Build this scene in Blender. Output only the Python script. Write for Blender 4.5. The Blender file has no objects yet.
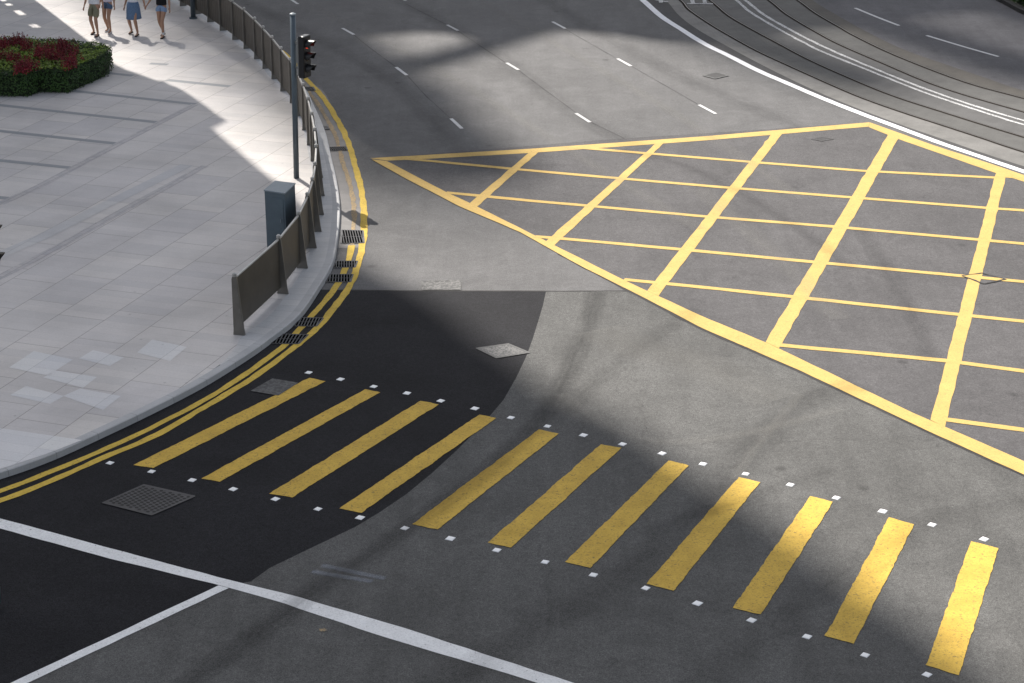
import bpy, bmesh, math, random
from mathutils import Vector, Matrix, noise
random.seed(7)
S = bpy.context.scene
COL = S.collection
rad = math.radians

# ------------------------------------------------------------------ camera
CAM_H, F_PX, PITCH, ROLL = 13.5, 2100.0, rad(21.0), rad(-0.2)
_f = Vector((0, math.cos(PITCH), -math.sin(PITCH)))
_r0 = Vector((1, 0, 0)); _u0 = _r0.cross(_f)
_r = _r0 * math.cos(ROLL) + _u0 * math.sin(ROLL)
_u = -_r0 * math.sin(ROLL) + _u0 * math.cos(ROLL)
cd = bpy.data.cameras.new('camera'); cam = bpy.data.objects.new('camera', cd); COL.objects.link(cam)
cd.sensor_width = 36; cd.lens = 36 * F_PX / 1024; cd.clip_end = 6000; cd.clip_start = 0.5
M = Matrix((( _r.x, _u.x, -_f.x, 0), (_r.y, _u.y, -_f.y, 0), (_r.z, _u.z, -_f.z, CAM_H), (0, 0, 0, 1)))
cam.matrix_world = M
S.camera = cam

# ------------------------------------------------------------------ light
SUN_EL = rad(46)
SH = Vector((0.452, -0.892, 0)).normalized()          # the way shadows fall on the ground
w = bpy.data.worlds.new('World'); S.world = w; w.use_nodes = True
nt = w.node_tree; nt.nodes.clear()
sky = nt.nodes.new('ShaderNodeTexSky'); sky.sky_type = 'NISHITA'; sky.sun_disc = False
sky.sun_elevation = SUN_EL; sky.sun_rotation = math.atan2(-SH.x, -SH.y)
sky.air_density = 1.0; sky.dust_density = 2.5; sky.ozone_density = 0.6
bg = nt.nodes.new('ShaderNodeBackground'); bg.inputs[1].default_value = 0.097
wo = nt.nodes.new('ShaderNodeOutputWorld')
hs = nt.nodes.new('ShaderNodeHueSaturation'); hs.inputs['Saturation'].default_value = 0.45
nt.links.new(sky.outputs[0], hs.inputs['Color']); nt.links.new(hs.outputs[0], bg.inputs[0]); nt.links.new(bg.outputs[0], wo.inputs[0])
sl = bpy.data.lights.new('sun', 'SUN'); sl.energy = 5.0; sl.angle = rad(0.53); sl.color = (1.0, 0.945, 0.87)
so = bpy.data.objects.new('sun', sl); COL.objects.link(so)
sdir = Vector((SH.x * math.cos(SUN_EL), SH.y * math.cos(SUN_EL), -math.sin(SUN_EL)))
so.rotation_euler = sdir.to_track_quat('-Z', 'Y').to_euler(); so.location = (-20, 80, 60)
S.view_settings.view_transform = 'Standard'; S.view_settings.look = 'None'
S.view_settings.exposure = 0.83; S.view_settings.gamma = 1.0; S.view_settings.use_curve_mapping = False

# ------------------------------------------------------------------ helpers
def G(x, y, z=0.0):
    """survey helper: photo measurement -> point on the plane at height z"""
    d = _r * (x - 512) - _u * (y - 341.5) + _f * F_PX
    k = (CAM_H - z) / -d.z
    return Vector((d.x * k, d.y * k, z))

def catmull(P, n=6):
    out = []
    for i in range(len(P) - 1):
        a = P[max(i - 1, 0)]; b = P[i]; c = P[i + 1]; d = P[min(i + 2, len(P) - 1)]
        for k in range(n):
            t = k / n
            out.append(0.5 * ((2 * b) + (c - a) * t + (2 * a - 5 * b + 4 * c - d) * t * t + (3 * b - a - 3 * c + d) * t ** 3))
    out.append(P[-1].copy()); return out

def line(px, z=0.0, n=6):
    return catmull([G(x, y, z) for x, y in px], n)

def tag(o, label=None, cat=None, group=None, kind=None):
    if label: o['label'] = label
    if cat: o['category'] = cat
    if group: o['group'] = group
    if kind: o['kind'] = kind
    return o

def new_obj(name, verts, faces, mats, parent=None, uvs=None, fmat=None, smooth=False):
    me = bpy.data.meshes.new(name); me.from_pydata([tuple(v) for v in verts], [], faces)
    if not isinstance(mats, (list, tuple)): mats = [mats]
    for m in mats: me.materials.append(m)
    if uvs:
        ul = me.uv_layers.new(name='UVMap')
        for p in me.polygons:
            for li, vi in zip(p.loop_indices, p.vertices): ul.data[li].uv = uvs[vi]
    if fmat:
        for p, mi in zip(me.polygons, fmat): p.material_index = mi
    if smooth:
        for p in me.polygons: p.use_smooth = True
    me.update()
    o = bpy.data.objects.new(name, me); COL.objects.link(o)
    if parent: o.parent = parent
    return o

def empty(name, loc=(0, 0, 0), rz=0.0):
    o = bpy.data.objects.new(name, None); COL.objects.link(o); o.location = loc; o.rotation_euler = (0, 0, rz)
    o.empty_display_size = 0.2
    return o

class MB:
    """collects geometry for ONE mesh object"""
    def __init__(s): s.v = []; s.f = []; s.m = []; s.uv = []
    def add(s, vs, fs, mi=0, uv=None):
        k = len(s.v); s.v += [Vector(p) for p in vs]; s.f += [tuple(i + k for i in f) for f in fs]; s.m += [mi] * len(fs)
        s.uv += uv if uv else [(0, 0)] * len(vs)
    def box(s, c, d, rz=0.0, mi=0, taper=1.0):
        ca, sa = math.cos(rz), math.sin(rz); vs = []
        for z in (-1, 1):
            t = taper if z > 0 else 1.0
            for x, y in ((-1, -1), (1, -1), (1, 1), (-1, 1)):
                lx, ly = x * d[0] / 2 * t, y * d[1] / 2 * t
                vs.append((c[0] + lx * ca - ly * sa, c[1] + lx * sa + ly * ca, c[2] + z * d[2] / 2))
        s.add(vs, [(3, 2, 1, 0), (4, 5, 6, 7), (0, 1, 5, 4), (1, 2, 6, 5), (2, 3, 7, 6), (3, 0, 4, 7)], mi)
    def tube(s, P, R, n=12, mi=0, caps=True):
        P = [Vector(p) for p in P]
        if not isinstance(R, (list, tuple)): R = [R] * len(P)
        rings = []; ref = None
        for i, p in enumerate(P):
            t = (P[min(i + 1, len(P) - 1)] - P[max(i - 1, 0)]).normalized()
            a = ref if ref else (Vector((0, 0, 1)) if abs(t.z) < 0.9 else Vector((1, 0, 0)))
            a = (a - t * a.dot(t)).normalized(); ref = a; b = t.cross(a)
            rings.append([p + (a * math.cos(2 * math.pi * k / n) + b * math.sin(2 * math.pi * k / n)) * R[i] for k in range(n)])
        vs = [v for r in rings for v in r]; fs = []
        for i in range(len(P) - 1):
            for k in range(n): fs.append((i * n + k, i * n + (k + 1) % n, (i + 1) * n + (k + 1) % n, (i + 1) * n + k))
        if caps:
            fs.append(tuple(range(n))[::-1]); fs.append(tuple((len(P) - 1) * n + k for k in range(n)))
        s.add(vs, fs, mi)
    def prism(s, poly, h0, h1, mi=0):
        n = len(poly)
        vs = [(p[0], p[1], h0) for p in poly] + [(p[0], p[1], h1) for p in poly]
        s.add(vs, [tuple(range(n))[::-1], tuple(range(n, 2 * n))] + [(i, (i + 1) % n, n + (i + 1) % n, n + i) for i in range(n)], mi)
    def build(s, name, mats, parent=None, smooth=False, bevel=0.0):
        o = new_obj(name, s.v, s.f, mats, parent, uvs=s.uv, fmat=s.m, smooth=smooth)
        bm = bmesh.new(); bm.from_mesh(o.data); bmesh.ops.recalc_face_normals(bm, faces=bm.faces)
        bm.to_mesh(o.data); bm.free()
        if bevel:
            b = o.modifiers.new('bevel', 'BEVEL'); b.width = bevel; b.segments = 2; b.limit_method = 'ANGLE'; b.angle_limit = rad(40)
        return o

def poly_px(px, z): return [G(x, y, z) for x, y in px]

def offs(P, d):
    """offset an open polyline sideways (left of travel is positive)"""
    out = []
    for i, p in enumerate(P):
        t = (P[min(i + 1, len(P) - 1)] - P[max(i - 1, 0)]); t.z = 0; t.normalize()
        out.append(p + Vector((-t.y, t.x, 0)) * d)
    return out

def ribbon(mb, P, w, z=None, jit=0.0, step=None, mi=0, seed=0, uvw=None):
    if step:
        Q = []
        for a, b in zip(P, P[1:]):
            n = max(1, int((b - a).length / step)); Q += [a.lerp(b, k / n) for k in range(n)]
        P = Q + [P[-1]]
    L = offs(P, w / 2); R_ = offs(P, -w / 2); vs = []; uv = []; acc = 0.0
    for i, (a, b) in enumerate(zip(L, R_)):
        if i: acc += (P[i] - P[i - 1]).length
        t = (a - b).normalized()
        for k, q in enumerate((a, b)):
            q = q.copy()
            if jit: q += t * jit * (noise.noise(Vector((q.x * 2.3 + seed, q.y * 2.3, k * 9.7))) + 0.7 * noise.noise(Vector((q.x * 7.9 + seed, q.y * 7.9, k * 5.1))))
            if z is not None: q.z = z
            vs.append(q); uv.append((acc, float(k)))
    n = len(P)
    mb.add(vs, [(2 * i, 2 * i + 1, 2 * i + 3, 2 * i + 2) for i in range(n - 1)], mi, uv)

def wob_poly(px, z, amp=0.008, step=0.2, seed=0):
    """painted shape with slightly uneven edges"""
    C = [G(x, y, z) for x, y in px]; out = []
    for i, a in enumerate(C):
        b = C[(i + 1) % len(C)]; d = b - a; n = max(1, int(d.length / step)); t = d.normalized(); nn = Vector((-t.y, t.x, 0))
        for k in range(n):
            p = a.lerp(b, k / n)
            out.append(p + nn * amp * (noise.noise(p * 2.6 + Vector((seed, 0, 0))) * 1.5 + 1.1 * noise.noise(p * 7.7 + Vector((seed, 3, 0))) + 0.8 * noise.noise(p * 19 + Vector((seed, 5, 0)))))
    return out

# ------------------------------------------------------------------ materials
SPEC = 1.0
def mat(name, base, rough=0.8, metal=0.0, spec=0.4):
    m = bpy.data.materials.new(name); m.use_nodes = True; b = m.node_tree.nodes['Principled BSDF']
    b.inputs['Base Color'].default_value = (*base, 1); b.inputs['Roughness'].default_value = rough
    b.inputs['Metallic'].default_value = metal; b.inputs['Specular IOR Level'].default_value = spec * SPEC
    return m
class NT:
    def __init__(s, m): s.m = m; s.t = m.node_tree; s.b = s.t.nodes['Principled BSDF']
    def n(s, typ, **k):
        x = s.t.nodes.new(typ)
        for a, b in k.items(): setattr(x, a, b)
        return x
    def l(s, a, b): s.t.links.new(a, b)
    def coord(s, out='Object', scale=(1, 1, 1), rz=0.0, loc=(0, 0, 0)):
        tc = s.n('ShaderNodeTexCoord'); mp = s.n('ShaderNodeMapping'); mp.inputs['Scale'].default_value = scale
        mp.inputs['Rotation'].default_value = (0, 0, rz); mp.inputs['Location'].default_value = loc
        s.l(tc.outputs[out], mp.inputs[0]); return mp.outputs[0]
    def noise(s, vec, scale, detail=3, rough=0.55, dist=0.0):
        x = s.n('ShaderNodeTexNoise'); x.inputs['Scale'].default_value = scale; x.inputs['Detail'].default_value = detail
        x.inputs['Roughness'].default_value = rough; x.inputs['Distortion'].default_value = dist
        s.l(vec, x.inputs['Vector']); return x.outputs['Fac']
    def ramp(s, fac, stops):
        r = s.n('ShaderNodeValToRGB'); e = r.color_ramp.elements
        while len(e) > 1: e.remove(e[-1])
        for i, (p, c) in enumerate(stops):
            q = e[0] if i == 0 else e.new(p); q.position = p
            q.color = (*c, 1) if isinstance(c, tuple) else (c, c, c, 1)
        s.l(fac, r.inputs[0]); return r.outputs[0]
    def mul(s, a, b, fac=1.0, mode='MULTIPLY'):
        x = s.n('ShaderNodeMix', data_type='RGBA', blend_type=mode)
        if isinstance(fac, (int, float)): x.inputs[0].default_value = fac
        else: s.l(fac, x.inputs[0])
        for v, i in ((a, 6), (b, 7)):
            if isinstance(v, tuple): x.inputs[i].default_value = (*v, 1)
            else: s.l(v, x.inputs[i])
        return x.outputs[2]
    def base(s, c): s.l(c, s.b.inputs['Base Color'])
    def bump(s, h, st=0.3, dist=0.01):
        x = s.n('ShaderNodeBump'); x.inputs['Strength'].default_value = st; x.inputs['Distance'].default_value = dist
        s.l(h, x.inputs['Height']); s.l(x.outputs[0], s.b.inputs['Normal'])

def asphalt(name, col, speck=0.35, blot=0.25, rough=0.85, spec=0.3, streak_rz=0.0, streak=0.0, cracks=0.0):
    m = mat(name, col, rough, spec=spec); t = NT(m); v = t.coord()
    fine = t.noise(v, 55, 2, 0.8); mid = t.noise(v, 14, 4, 0.7); big = t.noise(v, 0.35, 5, 0.6, 0.6)
    c = t.mul(col, t.ramp(fine, [(0.3, 1 - speck), (0.5, 1.0), (0.72, 1 + speck)]))
    c = t.mul(c, t.ramp(mid, [(0.3, 1 - speck * 0.35), (0.7, 1 + speck * 0.35)]))
    c = t.mul(c, t.ramp(big, [(0.3, 1 - blot), (0.55, 1.0), (0.75, 1 + blot * 0.6)]))
    if streak:
        v2 = t.coord(scale=(1.6, 0.16, 1), rz=streak_rz)
        s1 = t.noise(v2, 1.6, 4, 0.6, 0.3)
        c = t.mul(c, t.ramp(s1, [(0.3, 1 - streak), (0.5, 1.0), (0.7, 1 + streak)]))
    vo = t.n('ShaderNodeTexVoronoi'); vo.inputs['Scale'].default_value = 2.3; t.l(v, vo.inputs['Vector'])
    c = t.mul(c, t.ramp(vo.outputs['Distance'], [(0.0, 1.9), (0.028, 1.9), (0.04, 1.0)]), fac=0.35)
    if cracks:
        vn = t.coord(scale=(1, 1, 1))
        nn = t.n('ShaderNodeTexNoise'); nn.inputs['Scale'].default_value = 1.3; t.l(vn, nn.inputs['Vector'])
        mx = t.n('ShaderNodeVectorMath', operation='ADD'); t.l(vn, mx.inputs[0]); t.l(nn.outputs['Color'], mx.inputs[1])
        ve = t.n('ShaderNodeTexVoronoi', feature='DISTANCE_TO_EDGE'); ve.inputs['Scale'].default_value = 0.28; t.l(mx.outputs[0], ve.inputs['Vector'])
        c = t.mul(c, t.ramp(ve.outputs['Distance'], [(0.0, 1 - cracks), (0.006, 1.0)]))
    od = t.n('ShaderNodeTexVoronoi'); od.inputs['Scale'].default_value = 0.8; t.l(v, od.inputs['Vector'])
    c = t.mul(c, t.ramp(od.outputs['Distance'], [(0.0, 0.45), (0.05, 0.6), (0.10, 1.0)]), fac=t.ramp(t.noise(v, 0.5, 3), [(0.45, 0.0), (0.6, 0.8)]))
    # dust and grit: soft pale cloudiness at about a metre
    c = t.mul(c, t.ramp(t.noise(v, 1.4, 6, 0.72, 1.2), [(0.32, 0.90), (0.5, 1.0), (0.72, 1.16)]))
    t.base(c); t.bump(fine, 0.45, 0.006); return m

A_ROAD = asphalt('asphalt_old', (0.113, 0.111, 0.112), 0.40, 0.16, rough=0.8, spec=0.16, streak_rz=rad(-25), streak=0.07, cracks=0.10)
A_BOX = asphalt('asphalt_box', (0.088, 0.085, 0.087), 0.42, 0.15, rough=0.8, spec=0.14, streak_rz=rad(20), streak=0.07, cracks=0.15)
A_SWATH = asphalt('asphalt_worn', (0.100, 0.099, 0.096), 0.50, 0.22, rough=0.8, spec=0.12, streak_rz=rad(-28), streak=0.10, cracks=0.14)
A_NEW = asphalt('asphalt_new', (0.0175, 0.0175, 0.020), 0.6, 0.28, rough=0.8, spec=0.10)
A_NEWISH = asphalt('asphalt_band', (0.050, 0.049, 0.050), 0.35, 0.2)
A_FAR = asphalt('asphalt_far', (0.100, 0.098, 0.105), 0.3, 0.2, spec=0.15, streak_rz=rad(28), streak=0.1)
TAR = asphalt('tar_edge', (0.035, 0.034, 0.034), 0.4, 0.3)

def paint(name, col, under, wear=0.10, dirt=0.2):
    m = mat(name, col, 0.8, spec=0.2); t = NT(m); v = t.coord()
    c = t.mul(col, t.ramp(t.noise(v, 2.2, 5, 0.65), [(0.3, 1 - dirt), (0.6, 1.0), (0.8, 1.06)]))
    c = t.mul(c, t.ramp(t.noise(v, 45, 2, 0.7), [(0.3, 0.86), (0.6, 1.04)]))
    # specks and cracks where the stones show through
    sp = t.ramp(t.noise(v, 24, 5, 0.75), [(0.0, 1.0), (0.30 + wear * 0.45, 1.0), (0.36 + wear * 0.45, 0.0)])
    c = t.mul(c, under, fac=sp, mode='MIX')
    nn = t.n('ShaderNodeTexNoise'); nn.inputs['Scale'].default_value = 6; t.l(v, nn.inputs['Vector'])
    mx = t.n('ShaderNodeVectorMath', operation='ADD'); t.l(v, mx.inputs[0]); t.l(nn.outputs['Color'], mx.inputs[1])
    ve = t.n('ShaderNodeTexVoronoi', feature='DISTANCE_TO_EDGE'); ve.inputs['Scale'].default_value = 1.1; t.l(mx.outputs[0], ve.inputs['Vector'])
    cr = t.ramp(ve.outputs['Distance'], [(0.0, 0.55), (0.012, 0.0)])
    c = t.mul(c, tuple(x * 0.35 for x in col), fac=t.mul(cr, t.ramp(t.noise(v, 0.9, 2), [(0.45, 0.0), (0.6, 1.0)])), mode='MIX')
    t.base(c); t.bump(t.noise(v, 60, 2, 0.7), 0.3, 0.004); return m
Y_BAR = paint('yellow_thermoplastic', (0.585, 0.385, 0.072), (0.22, 0.16, 0.06), 0.16)
Y_BOX = paint('yellow_box_paint', (0.52, 0.355, 0.115), (0.25, 0.19, 0.10), 0.10, 0.12)
Y_KERB = paint('yellow_line_paint', (0.62, 0.43, 0.075), (0.15, 0.11, 0.05), 0.12, 0.25)
Y_PINK = paint('faded_line_paint', (0.42, 0.30, 0.155), (0.2, 0.17, 0.13), 0.35, 0.3)
W_LINE = paint('white_line_paint', (0.78, 0.78, 0.775), (0.2, 0.2, 0.2), 0.06, 0.12)
W_EDGE = paint('white_edge_paint', (0.74, 0.74, 0.76), (0.4, 0.4, 0.4), 0.0, 0.08)
W_DASH = paint('white_dash_paint', (0.56, 0.56, 0.56), (0.3, 0.3, 0.3), 0.02, 0.12)
W_TRAM = paint('worn_white_paint', (0.55, 0.55, 0.55), (0.15, 0.15, 0.15), 0.28, 0.3)
W_STUD = mat('white_stud', (0.82, 0.82, 0.82), 0.4)

# pavers: long thin granite setts laid in strips
PAV_RZ = rad(109.4)
def paver_mat(name, c1, c2, mortar, bw=0.30, rh=0.95, rz=None, coord='Object', grime=0.2):
    m = mat(name, c1, 0.62, spec=0.45); t = NT(m)
    v = t.coord(coord, rz=PAV_RZ if rz is None else rz)
    br = t.n('ShaderNodeTexBrick'); br.offset = 0.0; br.inputs['Scale'].default_value = 1.0
    br.inputs['Color1'].default_value = (*c1, 1); br.inputs['Color2'].default_value = (*c2, 1)
    br.inputs['Mortar'].default_value = (*c1, 1); br.inputs['Mortar Size'].default_value = 0.003
    br.inputs['Brick Width'].default_value = bw; br.inputs['Row Height'].default_value = rh; br.inputs['Bias'].default_value = 0.0
    t.l(v, br.inputs['Vector'])
    # coarse joints: every strip edge, and every third or fourth slab
    b2 = t.n('ShaderNodeTexBrick'); b2.offset = 0.37; b2.inputs['Scale'].default_value = 1.0
    b2.inputs['Color1'].default_value = (0.93, 0.93, 0.95, 1); b2.inputs['Color2'].default_value = (1.06, 1.05, 1.03, 1)
    b2.inputs['Mortar'].default_value = (*mortar, 1); b2.inputs['Mortar Size'].default_value = 0.008
    b2.inputs['Mortar Smooth'].default_value = 0.35
    b2.inputs['Brick Width'].default_value = bw * 5; b2.inputs['Row Height'].default_value = rh
    t.l(v, b2.inputs['Vector'])
    j = t.ramp(br.outputs['Fac'], [(0, 1.0), (1, 0.76)])
    c = t.mul(t.mul(br.outputs['Color'], j), b2.outputs['Color'])
    vo = t.coord()
    c = t.mul(c, t.ramp(t.noise(vo, 0.5, 5, 0.6), [(0.3, 1 - grime), (0.6, 1.0), (0.8, 1.05)]))
    c = t.mul(c, t.ramp(t.noise(vo, 40, 3, 0.7), [(0.3, 0.92), (0.7, 1.06)]))
    c = t.mul(c, t.ramp(t.noise(vo, 9, 4, 0.8), [(0.22, 0.62), (0.33, 1.0)]))
    vg_ = t.n('ShaderNodeTexVoronoi'); vg_.inputs['Scale'].default_value = 1.7; t.l(vo, vg_.inputs['Vector'])
    c = t.mul(c, t.ramp(vg_.outputs['Distance'], [(0.0, 0.55), (0.035, 0.6), (0.05, 1.0)]), fac=0.6)
    t.base(c); t.b.inputs['Roughness'].default_value = 0.6
    return m
PAV = paver_mat('granite_paving', (0.590, 0.560, 0.538), (0.53, 0.508, 0.495), (0.50, 0.48, 0.47))
PAV_LIGHT = paver_mat('pale_granite_slab', (0.665, 0.655, 0.645), (0.59, 0.59, 0.595), (0.8, 0.8, 0.8), grime=0.1)
PAV_DARK = mat('dark_granite_band', (0.265, 0.275, 0.285), 0.6)
PAV_SEAM = paver_mat('sett_course', (0.50, 0.475, 0.47), (0.42, 0.41, 0.415), (0.72, 0.7, 0.7), bw=0.12, rh=0.12)
PAV_BLUE = paver_mat('blue_grey_course', (0.53, 0.52, 0.515), (0.50, 0.495, 0.495), (0.8, 0.8, 0.8), bw=0.3, rh=0.6)
def uv_slab(name, c1, c2, length, joint=0.02, rows=1.0, grime=0.15):
    m = mat(name, c1, 0.65, spec=0.4); t = NT(m)
    v = t.coord('UV', scale=(1, 1, 1))
    br = t.n('ShaderNodeTexBrick'); br.offset = 0.0; br.inputs['Scale'].default_value = 1.0
    br.inputs['Color1'].default_value = (*c1, 1); br.inputs['Color2'].default_value = (*c2, 1)
    br.inputs['Mortar'].default_value = tuple(x * 0.6 for x in c1) + (1,); br.inputs['Mortar Size'].default_value = joint / 2
    br.inputs['Brick Width'].default_value = length; br.inputs['Row Height'].default_value = rows; t.l(v, br.inputs['Vector'])
    vo = t.coord()
    c = t.mul(br.outputs['Color'], t.ramp(t.noise(vo, 1.6, 5, 0.65), [(0.3, 1 - grime), (0.6, 1.0)]))
    c = t.mul(c, t.ramp(t.noise(vo, 45, 3, 0.7), [(0.3, 0.9), (0.7, 1.07)]))
    t.base(c); return m
KERB = uv_slab('kerb_stone', (0.44, 0.44, 0.445), (0.40, 0.40, 0.405), 0.9, 0.012)
EDGE_SLAB = uv_slab('edge_setts', (0.55, 0.54, 0.53), (0.47, 0.47, 0.475), 0.32, 0.010)
GUTTER = uv_slab('gutter_concrete', (0.165, 0.155, 0.150), (0.150, 0.142, 0.138), 3.0, 0.02, grime=0.35)
def concrete(name, col, joint=None, grime=0.3, dark=(0.35)):
    m = mat(name, col, 0.8); t = NT(m); v = t.coord()
    c = t.mul(col, t.ramp(t.noise(v, 1.1, 6, 0.7), [(0.3, 1 - grime), (0.55, 1.0), (0.8, 1.15)]))
    c = t.mul(c, t.ramp(t.noise(v, 30, 3, 0.7), [(0.3, 0.85), (0.7, 1.1)]))
    if joint:
        vu = t.coord('UV', scale=(1 / joint, 1, 1))
        wv = t.n('ShaderNodeTexWave', wave_type='BANDS', bands_direction='X', wave_profile='SAW'); wv.inputs['Scale'].default_value = 0.314
        t.l(vu, wv.inputs['Vector'])
        n2 = t.noise(t.coord('UV', scale=(0.25, 0.01, 1)), 3.0, 4, 0.7)
        c = t.mul(c, t.ramp(n2, [(0.3, 0.80), (0.7, 1.12)]))
    t.base(c); return m
T_LIGHT = concrete('tram_edge_concrete', (0.155, 0.150, 0.142), joint=1)
T_BED = concrete('tram_bed_concrete', (0.078, 0.076, 0.072), joint=1)
T_MID = concrete('tram_middle_asphalt', (0.080, 0.078, 0.077), joint=1)
T_BROWN = concrete('stained_tram_kerb', (0.062, 0.055, 0.046), joint=1, grime=0.4)
GROOVE = mat('rail_groove', (0.035, 0.030, 0.026), 1.0, spec=0.0)
STEEL_RAIL = mat('rail_steel', (0.10, 0.095, 0.09), 0.5, 0.5)

def metal_mat(name, col, rough=0.45, metal=0.3, var=0.15):
    m = mat(name, col, rough, metal); t = NT(m); v = t.coord()
    t.base(t.mul(col, t.ramp(t.noise(v, 3, 5, 0.65), [(0.3, 1 - var), (0.7, 1 + var)]))); return m
RAILING = metal_mat('taupe_metal', (0.088, 0.077, 0.062), 0.5, 0.35)
RAIL_POST = metal_mat('post_metal', (0.165, 0.155, 0.140), 0.42, 0.5)
RAIL_TOP = metal_mat('handrail_metal', (0.42, 0.41, 0.39), 0.35, 0.5)
CAB = metal_mat('cabinet_blue_grey', (0.088, 0.118, 0.140), 0.5, 0.0, 0.12)
CAB_TOP = metal_mat('cabinet_lid', (0.20, 0.235, 0.26), 0.5, 0.0, 0.1)
POLE = metal_mat('pole_blue_grey', (0.095, 0.120, 0.140), 0.4, 0.2)
GREY_BOX = metal_mat('signal_backing_grey', (0.20, 0.20, 0.19), 0.5, 0.2)
BLACK = metal_mat('black_plastic', (0.012, 0.012, 0.013), 0.35, 0.0)
WHITE_CAP = mat('pale_cap', (0.6, 0.6, 0.58), 0.4)
IRON = metal_mat('cast_iron', (0.060, 0.060, 0.064), 0.5, 0.3, 0.3)
IRON_FR = metal_mat('cast_iron_frame', (0.048, 0.048, 0.052), 0.55, 0.3, 0.3)
PIT = mat('pit_black', (0.005, 0.005, 0.005), 1.0, spec=0.0)
RED_L = mat('red_lens', (0.35, 0.02, 0.01), 0.25); NT(RED_L).b.inputs['Emission Color'].default_value = (1, 0.06, 0.02, 1); NT(RED_L).b.inputs['Emission Strength'].default_value = 0.35
AMB_L = mat('dark_amber_lens', (0.035, 0.02, 0.006), 0.25)
GRN_L = mat('dark_green_lens', (0.006, 0.025, 0.016), 0.25)

# ------------------------------------------------------------------ ground
def sheet(name, pts, m, kind='structure', parent=None):
    o = new_obj(name, pts, [tuple(range(len(pts)))], m, parent)
    bm = bmesh.new(); bm.from_mesh(o.data); bmesh.ops.triangulate(bm, faces=bm.faces, ngon_method='EAR_CLIP')
    bmesh.ops.recalc_face_normals(bm, faces=bm.faces)
    for f in bm.faces:
        if f.normal.z < 0: f.normal_flip()
    bm.to_mesh(o.data); bm.free()
    if kind: o['kind'] = kind
    return o
R_ = 2500
sheet('road', [(-R_, -R_, 0), (R_, -R_, 0), (R_, R_, 0), (-R_, R_, 0)], A_ROAD)

SW_EDGE = [(546, 291.2), (543, 305), (539, 318.6), (533, 338), (526, 357), (516, 378), (503.4, 400), (482, 425), (456, 451), (432, 473), (406.5, 494), (380, 512), (355, 527), (315, 546), (270, 567.7), (251, 581.4)]
box_low = [(627, 286), (649, 302), (700, 329.5), (801, 373.5), (939, 438.5), (1024, 477.5), (1250, 580)]
Z1 = 0.004
branch = [(222, 586.5), (18.7, 683), (-430, 896)]
sheet('worn_asphalt_surface', poly_px(SW_EDGE + branch + [(1500, 896), (1500, 693)] + box_low[::-1] + [(634, 291)], Z1), A_SWATH)
sheet('new_asphalt_surface', poly_px([(300, 289.5), (350, 289.8), (420, 290.4), (480, 290.8)] + SW_EDGE + branch + [(-900, 896), (-900, 480), (-100, 480)], Z1), A_NEW)
# the box junction has its own surfacing with a dark tar edge
BOXP = [(370, 158.8), (600, 140), (869, 122.4), (940, 147), (1001, 167), (1250, 250), (1250, 573), (1024, 471.5), (939, 433), (801, 368.5), (700, 325), (649, 299), (577, 263), (520, 231.5), (460, 206.5), (402, 176)]
sheet('box_junction_surface', poly_px(BOXP, Z1 * 2), A_BOX)
mb = MB(); ribbon(mb, [G(x, y) for x, y in [(560, 254), (649, 301), (700, 327.8), (801, 371.6), (939, 436.3), (1024, 475), (1250, 577)]], 0.13, 0.006, 0.03, 0.3)
o = mb.build('tar_joint', TAR); o['kind'] = 'structure'
mb = MB(); ribbon(mb, [G(x, y) for x, y in [(340, 290.1), (420, 290.9), (546, 291.4), (634, 291.2)]], 0.05, 0.0062, 0.02, 0.3)
o = mb.build('asphalt_joint', TAR); o['kind'] = 'structure'

# wheel polish and rubber: soft translucent films, gradient across their width
def film(name, col, amount):
    m = bpy.data.materials.new(name); m.use_nodes = True; t = m.node_tree; t.nodes.clear()
    out = t.nodes.new('ShaderNodeOutputMaterial'); mx = t.nodes.new('ShaderNodeMixShader'); tr = t.nodes.new('ShaderNodeBsdfTransparent'); d = t.nodes.new('ShaderNodeBsdfDiffuse')
    d.inputs[0].default_value = (*col, 1)
    tc = t.nodes.new('ShaderNodeTexCoord'); sep = t.nodes.new('ShaderNodeSeparateXYZ'); t.links.new(tc.outputs['UV'], sep.inputs[0])
    r = t.nodes.new('ShaderNodeValToRGB'); e = r.color_ramp.elements; e[0].position = 0; e[0].color = (0, 0, 0, 1); e[1].position = 1; e[1].color = (0, 0, 0, 1)
    for p, v in ((0.3, 0.7), (0.5, 1.0), (0.7, 0.7)): q = e.new(p); q.color = (v, v, v, 1)
    r.color_ramp.interpolation = 'EASE'; t.links.new(sep.outputs[1], r.inputs[0])
    mp = t.nodes.new('ShaderNodeMapping'); mp.inputs['Scale'].default_value = (0.5, 6, 1); t.links.new(tc.outputs['UV'], mp.inputs[0])
    n = t.nodes.new('ShaderNodeTexNoise'); n.inputs['Scale'].default_value = 1.4; n.inputs['Detail'].default_value = 5; t.links.new(mp.outputs[0], n.inputs[0])
    m1 = t.nodes.new('ShaderNodeMath'); m1.operation = 'MULTIPLY'; t.links.new(r.outputs[0], m1.inputs[0]); t.links.new(n.outputs[0], m1.inputs[1])
    m2 = t.nodes.new('ShaderNodeMath'); m2.operation = 'MULTIPLY'; m2.inputs[1].default_value = amount * 2; t.links.new(m1.outputs[0], m2.inputs[0])
    t.links.new(m2.outputs[0], mx.inputs[0]); t.links.new(tr.outputs[0], mx.inputs[1]); t.links.new(d.outputs[0], mx.inputs[2]); t.links.new(mx.outputs[0], out.inputs[0])
    return m
RUBBER = film('tyre_rubber', (0.03, 0.03, 0.03), 0.20); RUBBER2 = film('tyre_rubber_faint', (0.03, 0.03, 0.03), 0.10); POLISH = film('worn_pale_track', (0.30, 0.29, 0.27), 0.12)
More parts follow.
